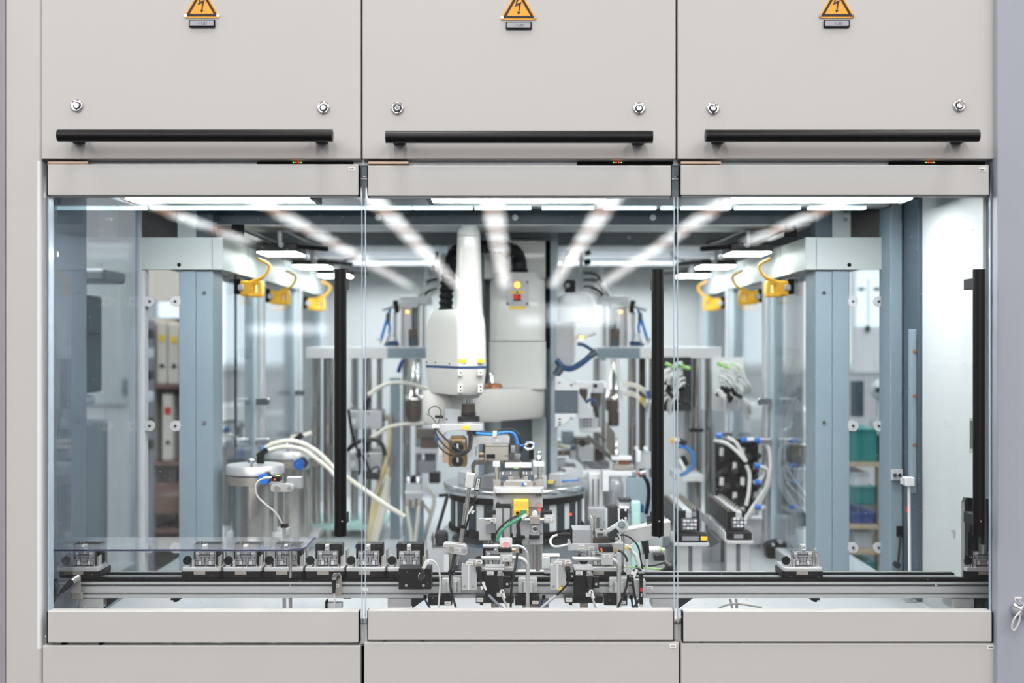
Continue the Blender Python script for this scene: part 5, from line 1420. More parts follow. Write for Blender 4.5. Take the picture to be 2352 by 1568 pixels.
t.p('face', mbox(1180, 1169.5, 1214, 1184.5, YS2 - .032, .004), m_amber, .001)
t.p('black_socket', MB().disc(1189, 1178.5, 4, YS2 - .04, .01), m_rub)
t.p('green_socket', mbox(1196, 1171, 1209, 1184, YS2 - .036, .006), m_dgrey, .001)
t.p('green_cap', MB().disc(1202, 1177, 5.6, YS2 - .045, .012), m_green)
t.p('green_cable', MB().hose([(1201, 1183, YS2 - .045), (1186, 1195, YS2 - .05), (1166, 1206, YS2 - .05), (1150, 1222, YS2 - .05), (1142, 1240, YS2 - .05), (1141, 1262, YS2 - .05)], 3.4), m_green)
t.p('black_cable', MB().hose([(1190, 1183, YS2 - .04), (1172, 1192, YS2 - .045), (1154, 1206, YS2 - .045), (1141, 1222, YS2 - .045), (1136, 1240, YS2 - .045), (1137, 1262, YS2 - .045)], 2.4), m_rubs)
t.p('white_tie', MB().rb(1204, 1186, 14, 6, YS2 - .055, .01, -35), m_label)
t = T('camera_bracket', 'grey bracket with round lens and red-lit sensors right of the yellow sensor', 'bracket', (1222, 1252, YS2 - .02))
t.p('plate', mbox(1195, 1190, 1247.5, 1250, YS2 - .02, .008), m_lgrey, .001)
t.p('side_plate', mbox(1178, 1183, 1186, 1234, YS2 - .02, .03), m_alum, .001)
t.p('left_plate', mbox(1100, 1190, 1128, 1240, YS2 + .0, .012), m_alum, .001)
t.p('left_block', mbox(1116, 1204, 1139, 1224, YS2 - .01, .012), m_mgrey, .001)
t.p('cross_rod', MB().rod((1199, 1192.5, YS2 - .035), (1273, 1192.5, YS2 - .035), 3.6).rod((1115, 1192, YS2 - .03), (1139, 1192, YS2 - .03), 3.6), m_alum)
t.p('rod_clamp', MB().b(1217, 1186, 1240, 1203, YS2 - .045, .03), m_steelw, .001)
t.p('lens_mount', MB().poly([(p.x, p.y) for p in round_poly([Vector(q) for q in ((1220, 1205), (1239, 1205), (1240, 1232), (1219, 1232))], 7)], YS2 - .03, .012), m_alum, .001)
t.p('lens_ring', MB().lathe(W(1228.5, 1215, YS2 - .031), [(.0095, 0), (.0095, -.004), (.006, -.004), (.006, -.001)], 22, axis=1), m_chrome)
t.p('lens', MB().disc(1228.5, 1215, 4.4, YS2 - .034, .002), m_gunmet)
t.p('black_bar', MB().b(1215, 1230, 1240, 1238, YS2 - .04, .02).b(1196, 1231, 1206, 1237, YS2 - .035, .015), m_rub, .001)
t.p('sensor', MB().b(1244, 1175, 1269, 1184, YS2 - .03, .03), m_rub, .001)
t.p('sensor', MB().b(1119, 1174, 1139, 1182, YS2 - .02, .03), m_rub, .001)
t.p('red_lamp', MB().disc(1240, 1170, 3.4, YS2 - .02, .006), m_ered)
t.p('red_lamp', MB().disc(1311, 1181, 2.6, YS2 + .05, .006), m_ered)
t.p('round_stop', MB().disc(1228, 1180, 6, YS2 - .02, .02), m_white)
tag_print(t, 1254, 1187, 1269, 1197, YS2 - .05); tag_print(t, 1127, 1189, 1139, 1198, YS2 - .045)
t.p('rod_sleeve', mbox(1250, 1183, 1272, 1201, YS2 - .045, .03), m_alum, .001)
screws(t, ((1214, 1246), (1243, 1224)), YS2 - .02, 3.4)
t.p('black_hose', MB().hose([(1194, 1186, YS2 - .02), (1190, 1205, YS2 - .03), (1192, 1225, YS2 - .03), (1195, 1245, YS2 - .03), (1196, 1270, YS2 - .03)], 4), m_rubs)
t.p('hose_tie', mbox(1184, 1240, 1199, 1250, YS2 - .045, .03), m_gap, .001)

# ================================================================== rotary table
YR = R(1.35); Cr = Vector((W(1186, 0, YR).x, YR, 0))
t = T('rotary_table', 'round indexing table with clear rim and striped drum in the middle of the cell', 'rotary table', Vector((Cr.x, Cr.y, -.69)))
z0 = -.425
t.p('top_disc', MB().lathe(Cr, [(.222, z0 - .026), (.226, z0 - .022), (.226, z0 - .004), (.222, z0)], 64), m_disc)
t.p('upper_ring', MB().lathe(Cr, [(.208, z0 - .048), (.208, z0 - .027)], 64), m_gap)
t.p('drum', MB().lathe(Cr, [(.198, z0 - .128), (.198, z0 - .048)], 64), m_drumw)
for i in range(22):
    a = 2 * math.pi * i / 22
    ca, sa = math.cos(a), math.sin(a)
    if sa < .35:
        t.p('drum_bar', MB().obox((Cr.x + .199 * ca, Cr.y + .199 * sa, z0 - .088), (-sa * .0135, ca * .0135, 0), (ca * .004, sa * .004, 0), (0, 0, .040)), m_drumd)
t.p('lower_ring', MB().lathe(Cr, [(.21, z0 - .142), (.21, z0 - .128)], 64), m_gap)
t.p('clear_disc', MB().lathe(Cr, [(.226, z0 - .172), (.226, z0 - .144)], 64), m_glass2)
t.p('base', MB().lathe(Cr, [(.20, -.69), (.20, z0 - .172)], 48), m_mgrey)
t.p('hub', MB().lathe(Cr, [(.09, z0), (.09, z0 + .02), (.075, z0 + .024)], 40), m_alud)
for i, (a, r_) in enumerate(((-35, .16), (15, .17), (200, .16), (245, .17), (290, .16))):
    ca, sa = math.cos(math.radians(a)), math.sin(math.radians(a))
    t.p('nest_block', MB().obox((Cr.x + r_ * ca, Cr.y + r_ * sa, z0 + .018), (.03 * -sa, .03 * ca, 0), (.02 * ca, .02 * sa, 0), (0, 0, .018)), m_lgrey, .001)
t.p('yellow_mark', mbox(1258, 1103, 1272, 1110, R(1.30), .01), m_lyel)
t.p('blue_strip', MB().hose([(1258, 1106, R(1.305)), (1300, 1104, R(1.305)), (1330, 1102, R(1.31))], 2), m_blue)
# ================================================================== press stations at the back
YQ = R(1.55)
def down(px, py, Y, r, mb=None):
    """upright round bar from (px,py) at depth Y down to the table"""
    mb = mb or MB(); a = W(px, py, Y)
    return mb.cyl(a, Vector((a.x, a.y, -.69)), r * S(Y), None, 20)

L = T('press_station', 'steel press station with thick top plate and round bars on the left', 'press', (840, 1240, YQ))
L.p('top_plate', mbox(702, 797, 978, 823, YQ, .30), m_alum, .002)
L.p('plate_insert', mbox(890, 799, 977, 822, YQ - .004, .004), m_slate)  # slate tone stands in for the dark reflection in the plate
for (x, r, dy) in ((726, 11, .03), (755, 13, .05), (815, 9, .12), (843, 11, .03), (872, 7, .16), (934, 10, .06), (962, 8, .18)):
    L.p('round_bar', down(x, 823, YQ + dy, r), m_bar)
L.p('base_plate', mbox(708, 1205, 880, 1218, YQ + .0, .28), m_mint, .002)
L.p('cross_block', mbox(788, 1028, 880, 1044, YQ + .03, .05), m_alud, .001)
Yq = YQ - .02
L.p('column', MB().box(W(896, 868, Yq), Vector((W(917, 0, Yq).x, Yq + .05, -.69))), m_slate, .001)

def actuator(name, lab, X, Y, nm):
    t = T(name, lab, 'actuator', (X(945), 796, Y))
    def q(x0, y0, x1, y1, dY=0, d=.05): return mbox(min(X(x0), X(x1)), y0, max(X(x0), X(x1)), y1, Y + dY, d)
    t.p('profile', q(915, 690, 923, 796), m_alum, .001)
    t.p('profile', q(926, 698, 946, 796, .01), m_alud, .001)
    t.p('profile', q(948, 698, 953, 756, .005), m_slated)
    t.p('rod_bar', MB().vl(X(961), Y + .03, [(5, 796), (5, 698)]), m_steel)
    t.p('rod_bar', MB().vl(X(973), Y + .03, [(4, 796), (4, 698)]), m_steel)
    t.p('top_block', q(918, 679, 990, 699, -.01, .08), m_alud, .002)
    t.p('top_plate', q(916, 696, 958, 706, -.014, .03), m_white, .001)
    t.p('brown_block', q(939, 756, 955, 778, -.01, .03), m_darkst, .001)
    t.p('black_block', q(939, 778, 956, 796, -.01, .03), m_slated, .001)
    t.p('slim_rod', q(935, 756, 938, 796, -.012, .01), m_white)
    t.p('amber_lamp', MB().disc(X(935.5), 716, 3.0, Y - .014, .006), m_eamb)
    t.p('black_plug', MB().rod((X(908), 690, Y), (X(912), 718, Y), 6), m_rub)
    t.p('blue_hose', MB().hose([(X(897), 710, Y), (X(891), 725, Y), (X(884), 750, Y), (X(874), 782, Y)], 3.4).hose([(X(892), 735, Y), (X(895), 752, Y), (X(892), 768, Y), (X(886), 776, Y)], 3.2), m_blue)
    t.p('hose_joint', q(886, 718, 896, 738, -.006, .02), m_slated, .004)
    t.p('blue_base', q(882, 783, 914, 795, -.02, .04), m_dblue, .004)
    t.p('white_fitting', MB().rod((X(872), 790, Y - .01), (X(869), 776, Y - .01), 6).rod((X(884), 788, Y - .02), (X(896), 766, Y - .02), 5).rod((X(906), 782, Y - .02), (X(902), 772, Y - .02), 4), m_white)
    t.p('white_arm', MB().rod((X(878), 712, Y), (X(908), 702, Y), 4).b(min(X(903), X(911)), 716, max(X(903), X(911)), 794, Y + .02, .02), m_lgrey)
    t.p('cable_loom', MB().hose([(X(965), 678, Y + .01), (X(972), 660, Y + .01), (X(985), 645, Y + .02), (X(1005), 640, Y + .02)], 4).hose([(X(975), 678, Y + .01), (X(985), 668, Y + .01), (X(1005), 662, Y + .01)], 4), m_rubs)
    t.p('white_loom', MB().hose([(X(960), 680, Y), (X(972), 664, Y), (X(978), 648, Y)], 3.4).hose([(X(985), 682, Y - .01), (X(995), 672, Y - .01), (X(1008), 670, Y - .01)], 4), m_wcable)
    return t
actuator('press_actuator', 'pneumatic press actuator with blue hoses on the left press plate', lambda x: x, YQ + .04, 'left')
actuator('press_actuator', 'pneumatic press actuator with blue hoses on the right press plate', lambda x: 2362 - x, YQ + .04, 'right')

t = T('filter_cup', 'clear filter cup in a black wire frame left of the quill cover', 'filter', (1022, 680, R(1.5)))
Yc = R(1.5)
t.p('cup', MB().vl(1022, Yc, [(10, 690), (13, 680), (13, 590), (10, 582)]), m_lgrey)
t.p('dome', MB().vl(1020, Yc, [(13, 588), (14, 578), (9, 566), (2, 562)]), m_glass2)
t.p('frame', MB().hose([(1006, 594, Yc - .02), (998, 594, Yc - .02), (996, 600, Yc - .02), (996, 618, Yc - .02), (999, 625, Yc - .02), (1007, 625, Yc - .02)], 2.6), m_rub)
t.p('knob', MB().vl(1003, Yc, [(5, 592), (5, 580), (3, 578)]), m_rub)
t.p('bracket', mbox(1028, 566, 1036, 700, Yc + .02, .02), m_duct)

t = T('cylinder_block', 'grey air cylinder block with hose fittings on the left press, upper one', 'cylinder', (840, 985, YQ - .05))
Yb = YQ - .06
for (y0, y1, lab) in ((943, 985, None), (1040, 1080, 'lower')):
    if lab:
        t = T('cylinder_block', 'grey air cylinder block with hose fittings on the left press, lower one', 'cylinder', (840, 1080, Yb))
    t.p('body', mbox(802, y0, 878, y1, Yb, .09), m_alud, .003)
    t.p('seam', mbox(834, y0, 835.5, y1, Yb - .001, .001), m_mgrey)
    t.p('white_tag', mbox(806, y0 + 18, 817, y0 + 32, Yb - .002, .002), m_white)
    for (x, y) in ((846, y0 + 6), (846, y1 - 4)): t.p('bolt', MB().disc(x, y, 3.5, Yb - .004, .006), m_chrome)
    t.p('elbow', MB().rod((880, y0 + 16, Yb + .03), (898, y0 + 14, Yb + .02), 7).rod((898, y0 + 10, Yb + .02), (897, y0 + 32, Yb + .02), 6), m_steelw)
    t.p('blue_ring', MB().rod((878, y0 + 16, Yb + .03), (884, y0 + 16, Yb + .03), 8), m_dblue)
    t.p('black_elbow', MB().rod((840, y0 - 1, Yb + .02), (844, y0 - 26, Yb + .01), 6).rod((842, y0 - 22, Yb + .01), (852, y0 - 28, Yb + .01), 5), m_rub)

def loom(name, lab, cat, items, at):
    t = T(name, lab, cat, at)
    for (nm, pts, r, m) in items: t.p(nm, MB().hose(pts, r), m)
    return t
Yh = YQ - .09
loom('cream_hoses', 'group of cream air hoses arching and hanging at the left press', 'hose', [
    ('hose', [(846, 906, Yh), (866, 892, Yh), (895, 880, Yh), (925, 878, Yh), (955, 884, Yh), (985, 896, Yh)], 4.6, m_clear),
    ('hose', [(850, 1008, Yh), (868, 996, Yh), (890, 982, Yh), (925, 974, Yh), (985, 972, Yh)], 4.6, m_clear),
    ('hose', [(896, 978, Yh), (894, 1010, Yh), (890, 1045, Yh), (880, 1085, Yh), (868, 1120, Yh), (855, 1170, Yh), (846, 1255, Yh)], 5.0, m_cream),
    ('hose', [(892, 1075, Yh), (886, 1110, Yh), (872, 1150, Yh), (858, 1190, Yh), (846, 1262, Yh)], 5.0, m_cream),
    ('hose', [(890, 1090, Yh - .01), (884, 1130, Yh - .01), (874, 1170, Yh - .01), (862, 1215, Yh - .01), (852, 1265, Yh - .01)], 6.0, m_clear),
    ('hose', [(892, 1095, Yh - .02), (888, 1140, Yh - .02), (880, 1180, Yh - .02), (868, 1225, Yh - .02), (858, 1268, Yh - .02)], 6.0, m_clear),
    ('hose', [(980, 1120, Yh + .02), (995, 1135, Yh + .02), (996, 1160, Yh + .02), (985, 1200, Yh + .02), (975, 1240, Yh + .02)], 5.0, m_clear),
    ('hose', [(965, 1150, Yh + .02), (980, 1165, Yh + .02), (992, 1185, Yh + .02)], 4.4, m_clear)], (860, 1265, Yh))
loom('white_hose_pair', 'pair of white hoses sweeping from the left tank past the door handle', 'hose', [
    ('hose', [(607, 1030, 1.0), (630, 1018, 1.0), (665, 1012, 1.0), (700, 1020, 1.0), (735, 1042, 1.0), (765, 1072, 1.0), (800, 1098, 1.0), (840, 1126, 1.0), (880, 1155, 1.0), (930, 1186, 1.0)], 5.6, m_clear),
    ('hose', [(610, 1036, .99), (650, 1026, .99), (690, 1030, .99), (725, 1052, .99), (755, 1076, .99), (770, 1092, .99)], 5.2, m_clear),
    ('blue_collar', [(604, 1032, 1.0), (609, 1028, 1.0)], 7.4, m_blue)], (740, 1190, 1.0))
loom('black_cable_loom', 'tangled black cable loom on the left press beside the door handle', 'cable', [
    ('cable', [(800, 940, Yh - .03), (804, 965, Yh - .03), (810, 1000, Yh - .03), (820, 1030, Yh - .03), (838, 1055, Yh - .03), (850, 1085, Yh - .03)], 3.4, m_rubs),
    ('cable', [(798, 1035, Yh - .03), (810, 1022, Yh - .03), (836, 1010, Yh - .03), (862, 1010, Yh - .03), (878, 1022, Yh - .03), (884, 1045, Yh - .03)], 5.0, m_rubs),
    ('cable', [(822, 1034, Yh - .035), (826, 1060, Yh - .035), (826, 1090, Yh - .035)], 3.0, m_rubs),
    ('cable', [(848, 1090, Yh - .035), (856, 1076, Yh - .035), (868, 1072, Yh - .035), (872, 1084, Yh - .035)], 2.0, m_rubs),
    ('plug', [(800, 938, Yh - .03), (810, 930, Yh - .03)], 4, m_lgrey),
    ('plug_block', [(836, 1090, Yh - .03), (872, 1094, Yh - .03)], 9, m_rub),
    ('joint', [(822, 1030, Yh - .04), (826, 1050, Yh - .04)], 6.5, m_rub),
    ('tag', [(806, 1040, Yh - .045), (818, 1034, Yh - .045)], 6, m_white)], (835, 1100, Yh - .03))

t = T('twin_cylinder', 'upright twin air cylinder with two white hoses left of the rotary table', 'cylinder', (949, 1260, YQ - .2))
Yt = YQ - .2
t.p('head', mbox(931, 1110, 968, 1145, Yt, .06), m_lgrey, .003)
t.p('tubes', MB().vl(939, Yt + .02, [(8, 1112), (8, 1096), (6, 1094)]), m_chrome)
t.p('tubes', MB().vl(960, Yt + .02, [(8, 1112), (8, 1096), (6, 1094)]), m_chrome)
t.p('dark_slot', mbox(946, 1092, 953, 1112, Yt + .005, .02), m_gap)
t.p('waist', mbox(929, 1128, 970, 1134, Yt - .006, .05), m_white, .001)
for x in (936, 950, 963): t.p('fitting', MB().vl(x, Yt + .01, [(6, 1165), (6, 1150), (4, 1145)]), m_steelw)
t.p('hose', MB().hose([(934, 1162, Yt), (938, 1190, Yt), (944, 1225, Yt), (946, 1262, Yt)], 4.6), m_clear)
t.p('hose', MB().hose([(962, 1162, Yt), (960, 1190, Yt), (956, 1225, Yt), (952, 1262, Yt)], 4.6), m_clear)
t.p('mount', MB().box(W(928, 1150, Yt + .05), Vector((W(970, 0, Yt).x, Yt + .08, -.69))), m_slate, .002)

t = T('spindle_unit', 'dark brown spindle unit hanging under the left press plate', 'spindle', (950, 965, YQ - .1))
Ysp = YQ - .08
t.p('spindle', MB().vl(951, Ysp, [(14, 968), (19, 950), (19, 920), (21, 918)]), m_darkst)
t.p('collar', MB().vl(951, Ysp, [(22, 918), (22, 908), (9, 906), (9, 880), (6, 878), (6, 824)]), m_steel)
t.p('blue_hose', MB().hose([(915, 855, Ysp), (920, 838, Ysp), (926, 826, Ysp)], 4.6), m_dblue)
t.p('side_tube', MB().vl(960, Ysp - .02, [(5, 880), (5, 848), (3, 846), (3, 830)]), m_chrome)
t = T('dark_gear_unit', 'blurred dark gear unit behind the inclined rod', 'machine unit', (985, 1010, YQ - .15))
for (x0, y0, x1, y1, m, dY) in ((955, 985, 1000, 1005, m_gunmet, 0), (965, 1005, 1005, 1030, m_darkst, .02), (950, 1030, 1010, 1042, m_lgrey, .01), (960, 1060, 1000, 1085, m_mgrey, 0), (985, 1085, 1010, 1110, m_rub, .03), (975, 1030, 1000, 1062, m_slated, .06)):
    t.p('block', mbox(x0, y0, x1, y1, YQ - .15 + dY, .06), m, .003)
t.p('shaft', MB().vl(980, YQ - .13, [(8, 1085), (8, 1060)]), m_steel)
t = T('grey_bearing_block', 'stepped grey bearing block at the left foot of the rotary table', 'block', (1000, 1330, R(1.3)))
Yg = R(1.30)
t.p('body', MB().poly([(981, 1230), (991, 1230), (991, 1243), (993, 1243), (993, 1260), (1030, 1260), (1030, 1338), (983, 1338), (983, 1270), (981, 1270)], Yg, .08), m_lgrey, .002)
t.p('dark_bush', mbox(999, 1223, 1027, 1254, Yg + .03, .06), m_dgrey, .008)
t.p('side_block', mbox(1019, 1275, 1032, 1312, Yg - .01, .01), m_white, .001)
t = T('support_column', 'slanted dark cable arm left of the rotary table', 'arm', (1005, 1240, R(1.36)))
t.p('arm', MB().rod((1028, 1138, R(1.36)), (1000, 1235, R(1.36)), 4), m_dgrey)
t.p('arm_head', MB().rod((1008, 1138, R(1.36)), (1030, 1136, R(1.36)), 4), m_rub)

# ------------------------------------------------------------------ tanks on the left
def tank(x, rpx, ytop, Y, lab):
    t = T('steel_tank', lab, 'tank', (x, 1250, Y))
    k = S(Y); c = W(x, CY, Y)
    zt_ = -(ytop - CY) * k
    t.p('shell', MB().lathe(c, [(rpx * .76 * k, -.69), (rpx * .76 * k, zt_ - .05)], 40), m_steel)
    t.p('flange', MB().lathe(c, [(rpx * .98 * k, zt_ - .055), (rpx * .98 * k, zt_ - .03)], 40), m_steelw)
    t.p('lid', MB().lathe(c, [(rpx * k, zt_ - .026), (rpx * k, zt_ - .004), (rpx * .97 * k, zt_)], 40), m_alum)
    t.p('clamp_screw', MB().vl(x - rpx * .12, Y - rpx * k * .9, [(3, ytop + 45), (3, ytop - 2), (10, ytop - 4), (10, ytop - 12), (8, ytop - 14)]), m_chrome)
    t.p('cap_mount', mbox(x + rpx * .1, ytop + 20, x + rpx * .6, ytop + 46, Y - rpx * k - .0, .05), m_lgrey, .002)
    t.p('blue_cap', MB().disc(x + rpx * .28, ytop + 34, 12.5, Y - rpx * k - .02, .02), m_bluecap)
    t.p('cap_ring', MB().disc(x + rpx * .40, ytop + 31, 13, Y - rpx * k - .005, .02), m_dgrey)
    t.p('black_valve', MB().rod((x + rpx * .18, ytop - 2, Y - .04), (x + rpx * .2, ytop - 22, Y - .04), 9).rod((x + rpx * .1, ytop - 18, Y - .04), (x + rpx * .42, ytop - 34, Y - .04), 7), m_rub)
    t.p('foot_plate', mbox(x - rpx, 1222, x + rpx, 1236, Y - .02, .1), m_lgrey, .002)
    return t
tank(586, 66, 1066, .74, 'round steel tank with blue cap standing on the left, nearer one')
tank(668, 64, 1032, 1.2, 'round steel tank with blue cap standing on the left, middle one')
tank(540, 46, 1008, 1.75, 'round steel tank at the back left partly hidden by the post')
solo('detergent_bottle', 'pale blue plastic bottle behind the left tanks', 'bottle', MB().vl(700, 1.2, [(14, 1240), (15, 1236), (15, 1150), (12, 1120), (5, 1108), (5, 1096)]), m_mint)
t = T('rear_hose_loops', 'white hose loops behind the left tanks', 'hose', (560, 990, 1.7))
t.p('hose', MB().hose([(490, 975, 1.6), (520, 966, 1.6), (555, 966, 1.6), (578, 972, 1.6)], 5.5), m_clear)
t.p('hose', MB().hose([(490, 995, 1.5), (505, 990, 1.5), (520, 986, 1.5)], 6), m_clear)
t.p('hose', MB().hose([(668, 1006, 1.3), (700, 1000, 1.3), (716, 994, 1.3)], 6), m_clear)
t.p('blue_collar', MB().rod((516, 987, 1.5), (526, 984, 1.5), 7), m_blue)

# ------------------------------------------------------------------ right press
Rr = T('press_station', 'steel press station with thick top plate and round bars on the right', 'press', (1520, 1240, YQ))
Rr.p('top_plate', mbox(1372, 797, 1657, 823, YQ, .30), m_alum, .002)
Rr.p('plate_insert', mbox(1372, 799, 1470, 822, YQ - .004, .004), m_slate)  # same painted reflection on the right press plate
for (x, r, dy) in ((1598, 13, .03), (1629, 11, .06), (1452, 10, .04), (1475, 8, .16), (1500, 10, .1), (1385, 6, .18), (1370, 8, .1)):
    Rr.p('round_bar', down(x, 823, YQ + dy, r), m_bar if x != 1475 else m_darkst)
Rr.p('bar_ring', MB().rod((1583, 988, YQ + .0), (1615, 988, YQ + .0), 4), m_gap)
Rr.p('shelf_plate', mbox(1556, 1090, 1616, 1106, YQ - .1, .2), m_white, .002)
Rr.p('wall_plate', mbox(1552, 940, 1614, 1090, YQ + .1, .01), m_lgrey)
Rr.p('dark_bar', mbox(1582, 1106, 1610, 1225, YQ + .02, .05), m_slate)

t = T('side_bracket', 'pale cranked panel with dark blue hose loop right of the robot column', 'panel', (1300, 870, R(1.46)))
Yw = R(1.46)
t.p('panel', MB().poly([(1276, 742), (1322, 740), (1322, 824), (1306, 846), (1290, 838), (1276, 815)], Yw, .02), m_lgrey, .002)
t.p('panel_edge', mbox(1318, 738, 1322, 828, Yw - .004, .01), m_white)
t.p('blue_hose', MB().hose([(1278, 826, Yw - .03), (1292, 842, Yw - .03), (1312, 846, Yw - .03), (1338, 832, Yw - .03), (1362, 812, Yw - .03)], 7), m_dblue)
t.p('blue_hose', MB().hose([(1326, 790, Yw - .02), (1340, 792, Yw - .02), (1360, 804, Yw - .02), (1368, 812, Yw - .02)], 4), m_dblue)
t.p('hose_end', MB().rod((1276, 862, Yw - .03), (1292, 842, Yw - .03), 9).rod((1356, 816, Yw - .04), (1370, 808, Yw - .04), 8), m_slated)
t.p('amber_lamp', MB().disc(1336, 775, 4, Yw - .02, .01), m_eamb)
t.p('hose_top', MB().hose([(1320, 780, Yw), (1328, 770, Yw), (1346, 772, Yw), (1368, 766, Yw)], 3), m_wcable)
t.p('white_cover', MB().vl(1322, Yw + .05, [(46, 740), (46, 700), (40, 682), (26, 674), (4, 672)]), m_white)
t = T('cable_post', 'white post with black plugs and cables right of the robot column', 'post', (1334, 670, R(1.5)))
Yv = R(1.5)
t.p('post', mbox(1331, 572, 1339, 668, Yv, .02), m_duct)
t.p('cross_arm', mbox(1280, 631, 1333, 642, Yv, .02), m_duct)
for y in (582, 604): t.p('plug', MB().rod((1342, y, Yv), (1356, y - 4, Yv), 6), m_rub)
for y in (627, 643, 658): t.p('cable', MB().hose([(1340, y, Yv), (1356, y, Yv), (1372, y + 6, Yv), (1384, y + 22, Yv)], 3), m_rubs)
t.p('gripper', MB().b(1298, 642, 1322, 674, Yv + .03, .04).disc(1304, 654, 9, Yv + .01, .03), m_rub, .004)
t.p('gripper_face', MB().disc(1304, 655, 5, Yv, .012), m_lgrey)
t.p('arch_hose', MB().hose([(1290, 625, Yv + .02), (1298, 590, Yv + .02), (1312, 568, Yv + .02), (1326, 562, Yv + .02)], 2.4), m_smoke)
t = T('white_gusset', 'white gusset plate with dark square panel right of the lower arm', 'bracket', (1300, 985, R(1.40)))
Yg2 = R(1.40)
t.p('upper_gusset', MB().poly([(1275, 864), (1282, 864), (1330, 890), (1330, 896), (1275, 896)], Yg2, .012), m_white, .001)
t.p('dark_panel', mbox(1274.5, 896, 1327, 949, Yg2 - .002, .01), m_slated, .001)
t.p('lower_gusset', MB().poly([(1275, 949), (1322, 949), (1322, 956), (1286, 980), (1275, 982)], Yg2, .012), m_white, .001)
t.p('side_gusset', MB().poly([(1328, 900), (1352, 934), (1362, 934), (1362, 960), (1328, 960)], Yg2 + .02, .02), m_lgrey, .001)
for y in (961, 968, 974): t.p('slot', mbox(1282, y, 1289, y + 3, Yg2 - .001, .002), m_gunmet)
for (x, y) in ((1284, 878), (1313, 884), (1313, 960)): t.p('bolt', MB().disc(x, y, 3.4, Yg2 - .006, .008), m_chrome)
t = T('hole_bar', 'white bar with a dark round hole behind the gusset plate', 'bar', (1355, 900, R(1.45)))
t.p('bar', mbox(1322, 876, 1394, 891, R(1.45), .04), m_white, .002)
t.p('end', mbox(1362, 878, 1386, 902, R(1.445), .03), m_lgrey, .002)
t.p('hole', MB().disc(1368, 886, 4.6, R(1.444), .004), m_gap)
t.p('cone', MB().vl(1368, R(1.47), [(7, 945), (12, 925), (12, 902)]), m_darkst)
t.p('cone', MB().vl(1340, R(1.48), [(5, 930), (10, 905), (10, 892)]), m_darkst)
t.p('blue_hose', MB().hose([(1346, 925, R(1.43)), (1356, 917, R(1.43)), (1366, 920, R(1.43)), (1370, 930, R(1.43))], 3.4), m_dblue)
t.p('black_hose', MB().hose([(1366, 930, R(1.44)), (1370, 945, R(1.44)), (1371, 958, R(1.44))], 4), m_rubs)
t = T('spindle_unit', 'dark brown spindle unit hanging under the right press plate', 'spindle', (1408, 980, YQ - .08))
t.p('spindle', MB().vl(1409, Ysp, [(11, 978), (13, 972), (13, 946), (18, 940), (18, 918)]), m_darkst)
t.p('collar', MB().vl(1409, Ysp, [(19, 917), (19, 907), (16, 905), (16, 894), (9, 892), (9, 863), (6, 861), (6, 824)]), m_steel)
t.p('side_tube', MB().vl(1423, Ysp - .02, [(4, 945), (4, 880), (3, 876), (3, 828)]), m_white)
t.p('side_tube', MB().vl(1384, Ysp - .01, [(8, 880), (8, 828)]), m_white)
t.p('valve', MB().b(1428, 893, 1436, 914, Ysp - .03, .03), m_white, .002)
for i, (y0, y1) in enumerate(((879, 886), (884, 895), (900, 918), (906, 926))):
    t.p('air_line', MB().hose([(1430, y0, Ysp - .01), (1455, y0 + 3, Ysp - .01), (1475, (y0 + y1) / 2 + 8, Ysp - .01), (1492, y1 + 18, Ysp - .01)], 3), m_clear)
    if i > 1: t.p('yellow_ring', MB().rod((1471, (y0 + y1) / 2 + 4, Ysp - .015), (1478, (y0 + y1) / 2 + 9, Ysp - .015), 4), m_lyel)
    t.p('blue_ring', MB().rod((1486, y1 + 14, Ysp - .015), (1491, y1 + 18, Ysp - .015), 4.6), m_bluecap)
t = T('hole_block', 'light block with rows of small holes behind the rotary table', 'block', (1352, 992, R(1.46)))
t.p('block', mbox(1331, 957, 1374, 984, R(1.46), .05), m_lgrey, .002)
for j in range(3):
    for i in range(3): t.p('hole', MB().disc(1342 + i * 7, 963 + j * 7, 2, R(1.46) - .002, .003), m_dgrey)
t.p('foot', mbox(1334, 984, 1381, 993, R(1.455), .05), m_white, .002)
t = T('gear_stage', 'dark linear stage and motor block behind the rotary table on the right', 'machine unit', (1350, 1080, R(1.5)))
Ys_ = R(1.5)
for (x0, y0, x1, y1, m, dY) in ((1309, 1030, 1326, 1055, m_alud, 0), (1326, 1024, 1364, 1054, m_alud, -.02), (1276, 1036, 1309, 1046, m_darkst, .02), (1276, 1055, 1300, 1075, m_alud, .02),
                               (1276, 1066, 1322, 1086, m_purple, .03), (1290, 990, 1318, 1022, m_slate, .08), (1366, 1030, 1386, 1056, m_rub, .06), (1340, 1060, 1400, 1076, m_mgrey, .06), (1320, 1004, 1356, 1030, m_gunmet, .02), (1276, 1010, 1290, 1020, m_white, 0)):
    t.p('block', mbox(x0, y0, x1, y1, Ys_ + dY, .06), m, .003)
t.p('dark_bore', MB().disc(1338, 1018, 7.5, Ys_ - .03, .02), m_gap)
t.p('slanted_rail', MB().rb(1382, 1032, 90, 10, Ys_ + .03, .03, 42).rb(1392, 1012, 70, 5, Ys_ + .04, .03, 38), m_gunmet)
t.p('slanted_rail', MB().rb(1345, 1070, 60, 6, Ys_ + .05, .03, 40), m_lgrey)
t.p('cream_tube', MB().hose([(1276, 1022, Ys_), (1296, 1026, Ys_), (1312, 1028, Ys_)], 5), m_clear)
t.p('teal_collar', MB().rod((1310, 1027, Ys_), (1322, 1028, Ys_), 6), m_dblue)
for i in range(7): t.p('fin', MB().rb(1394 + i * 3, 1000 + i * 4, 2, 60, Ys_ + .02 - i * .004, .02, 0), m_darkst if i % 2 else m_steelw)
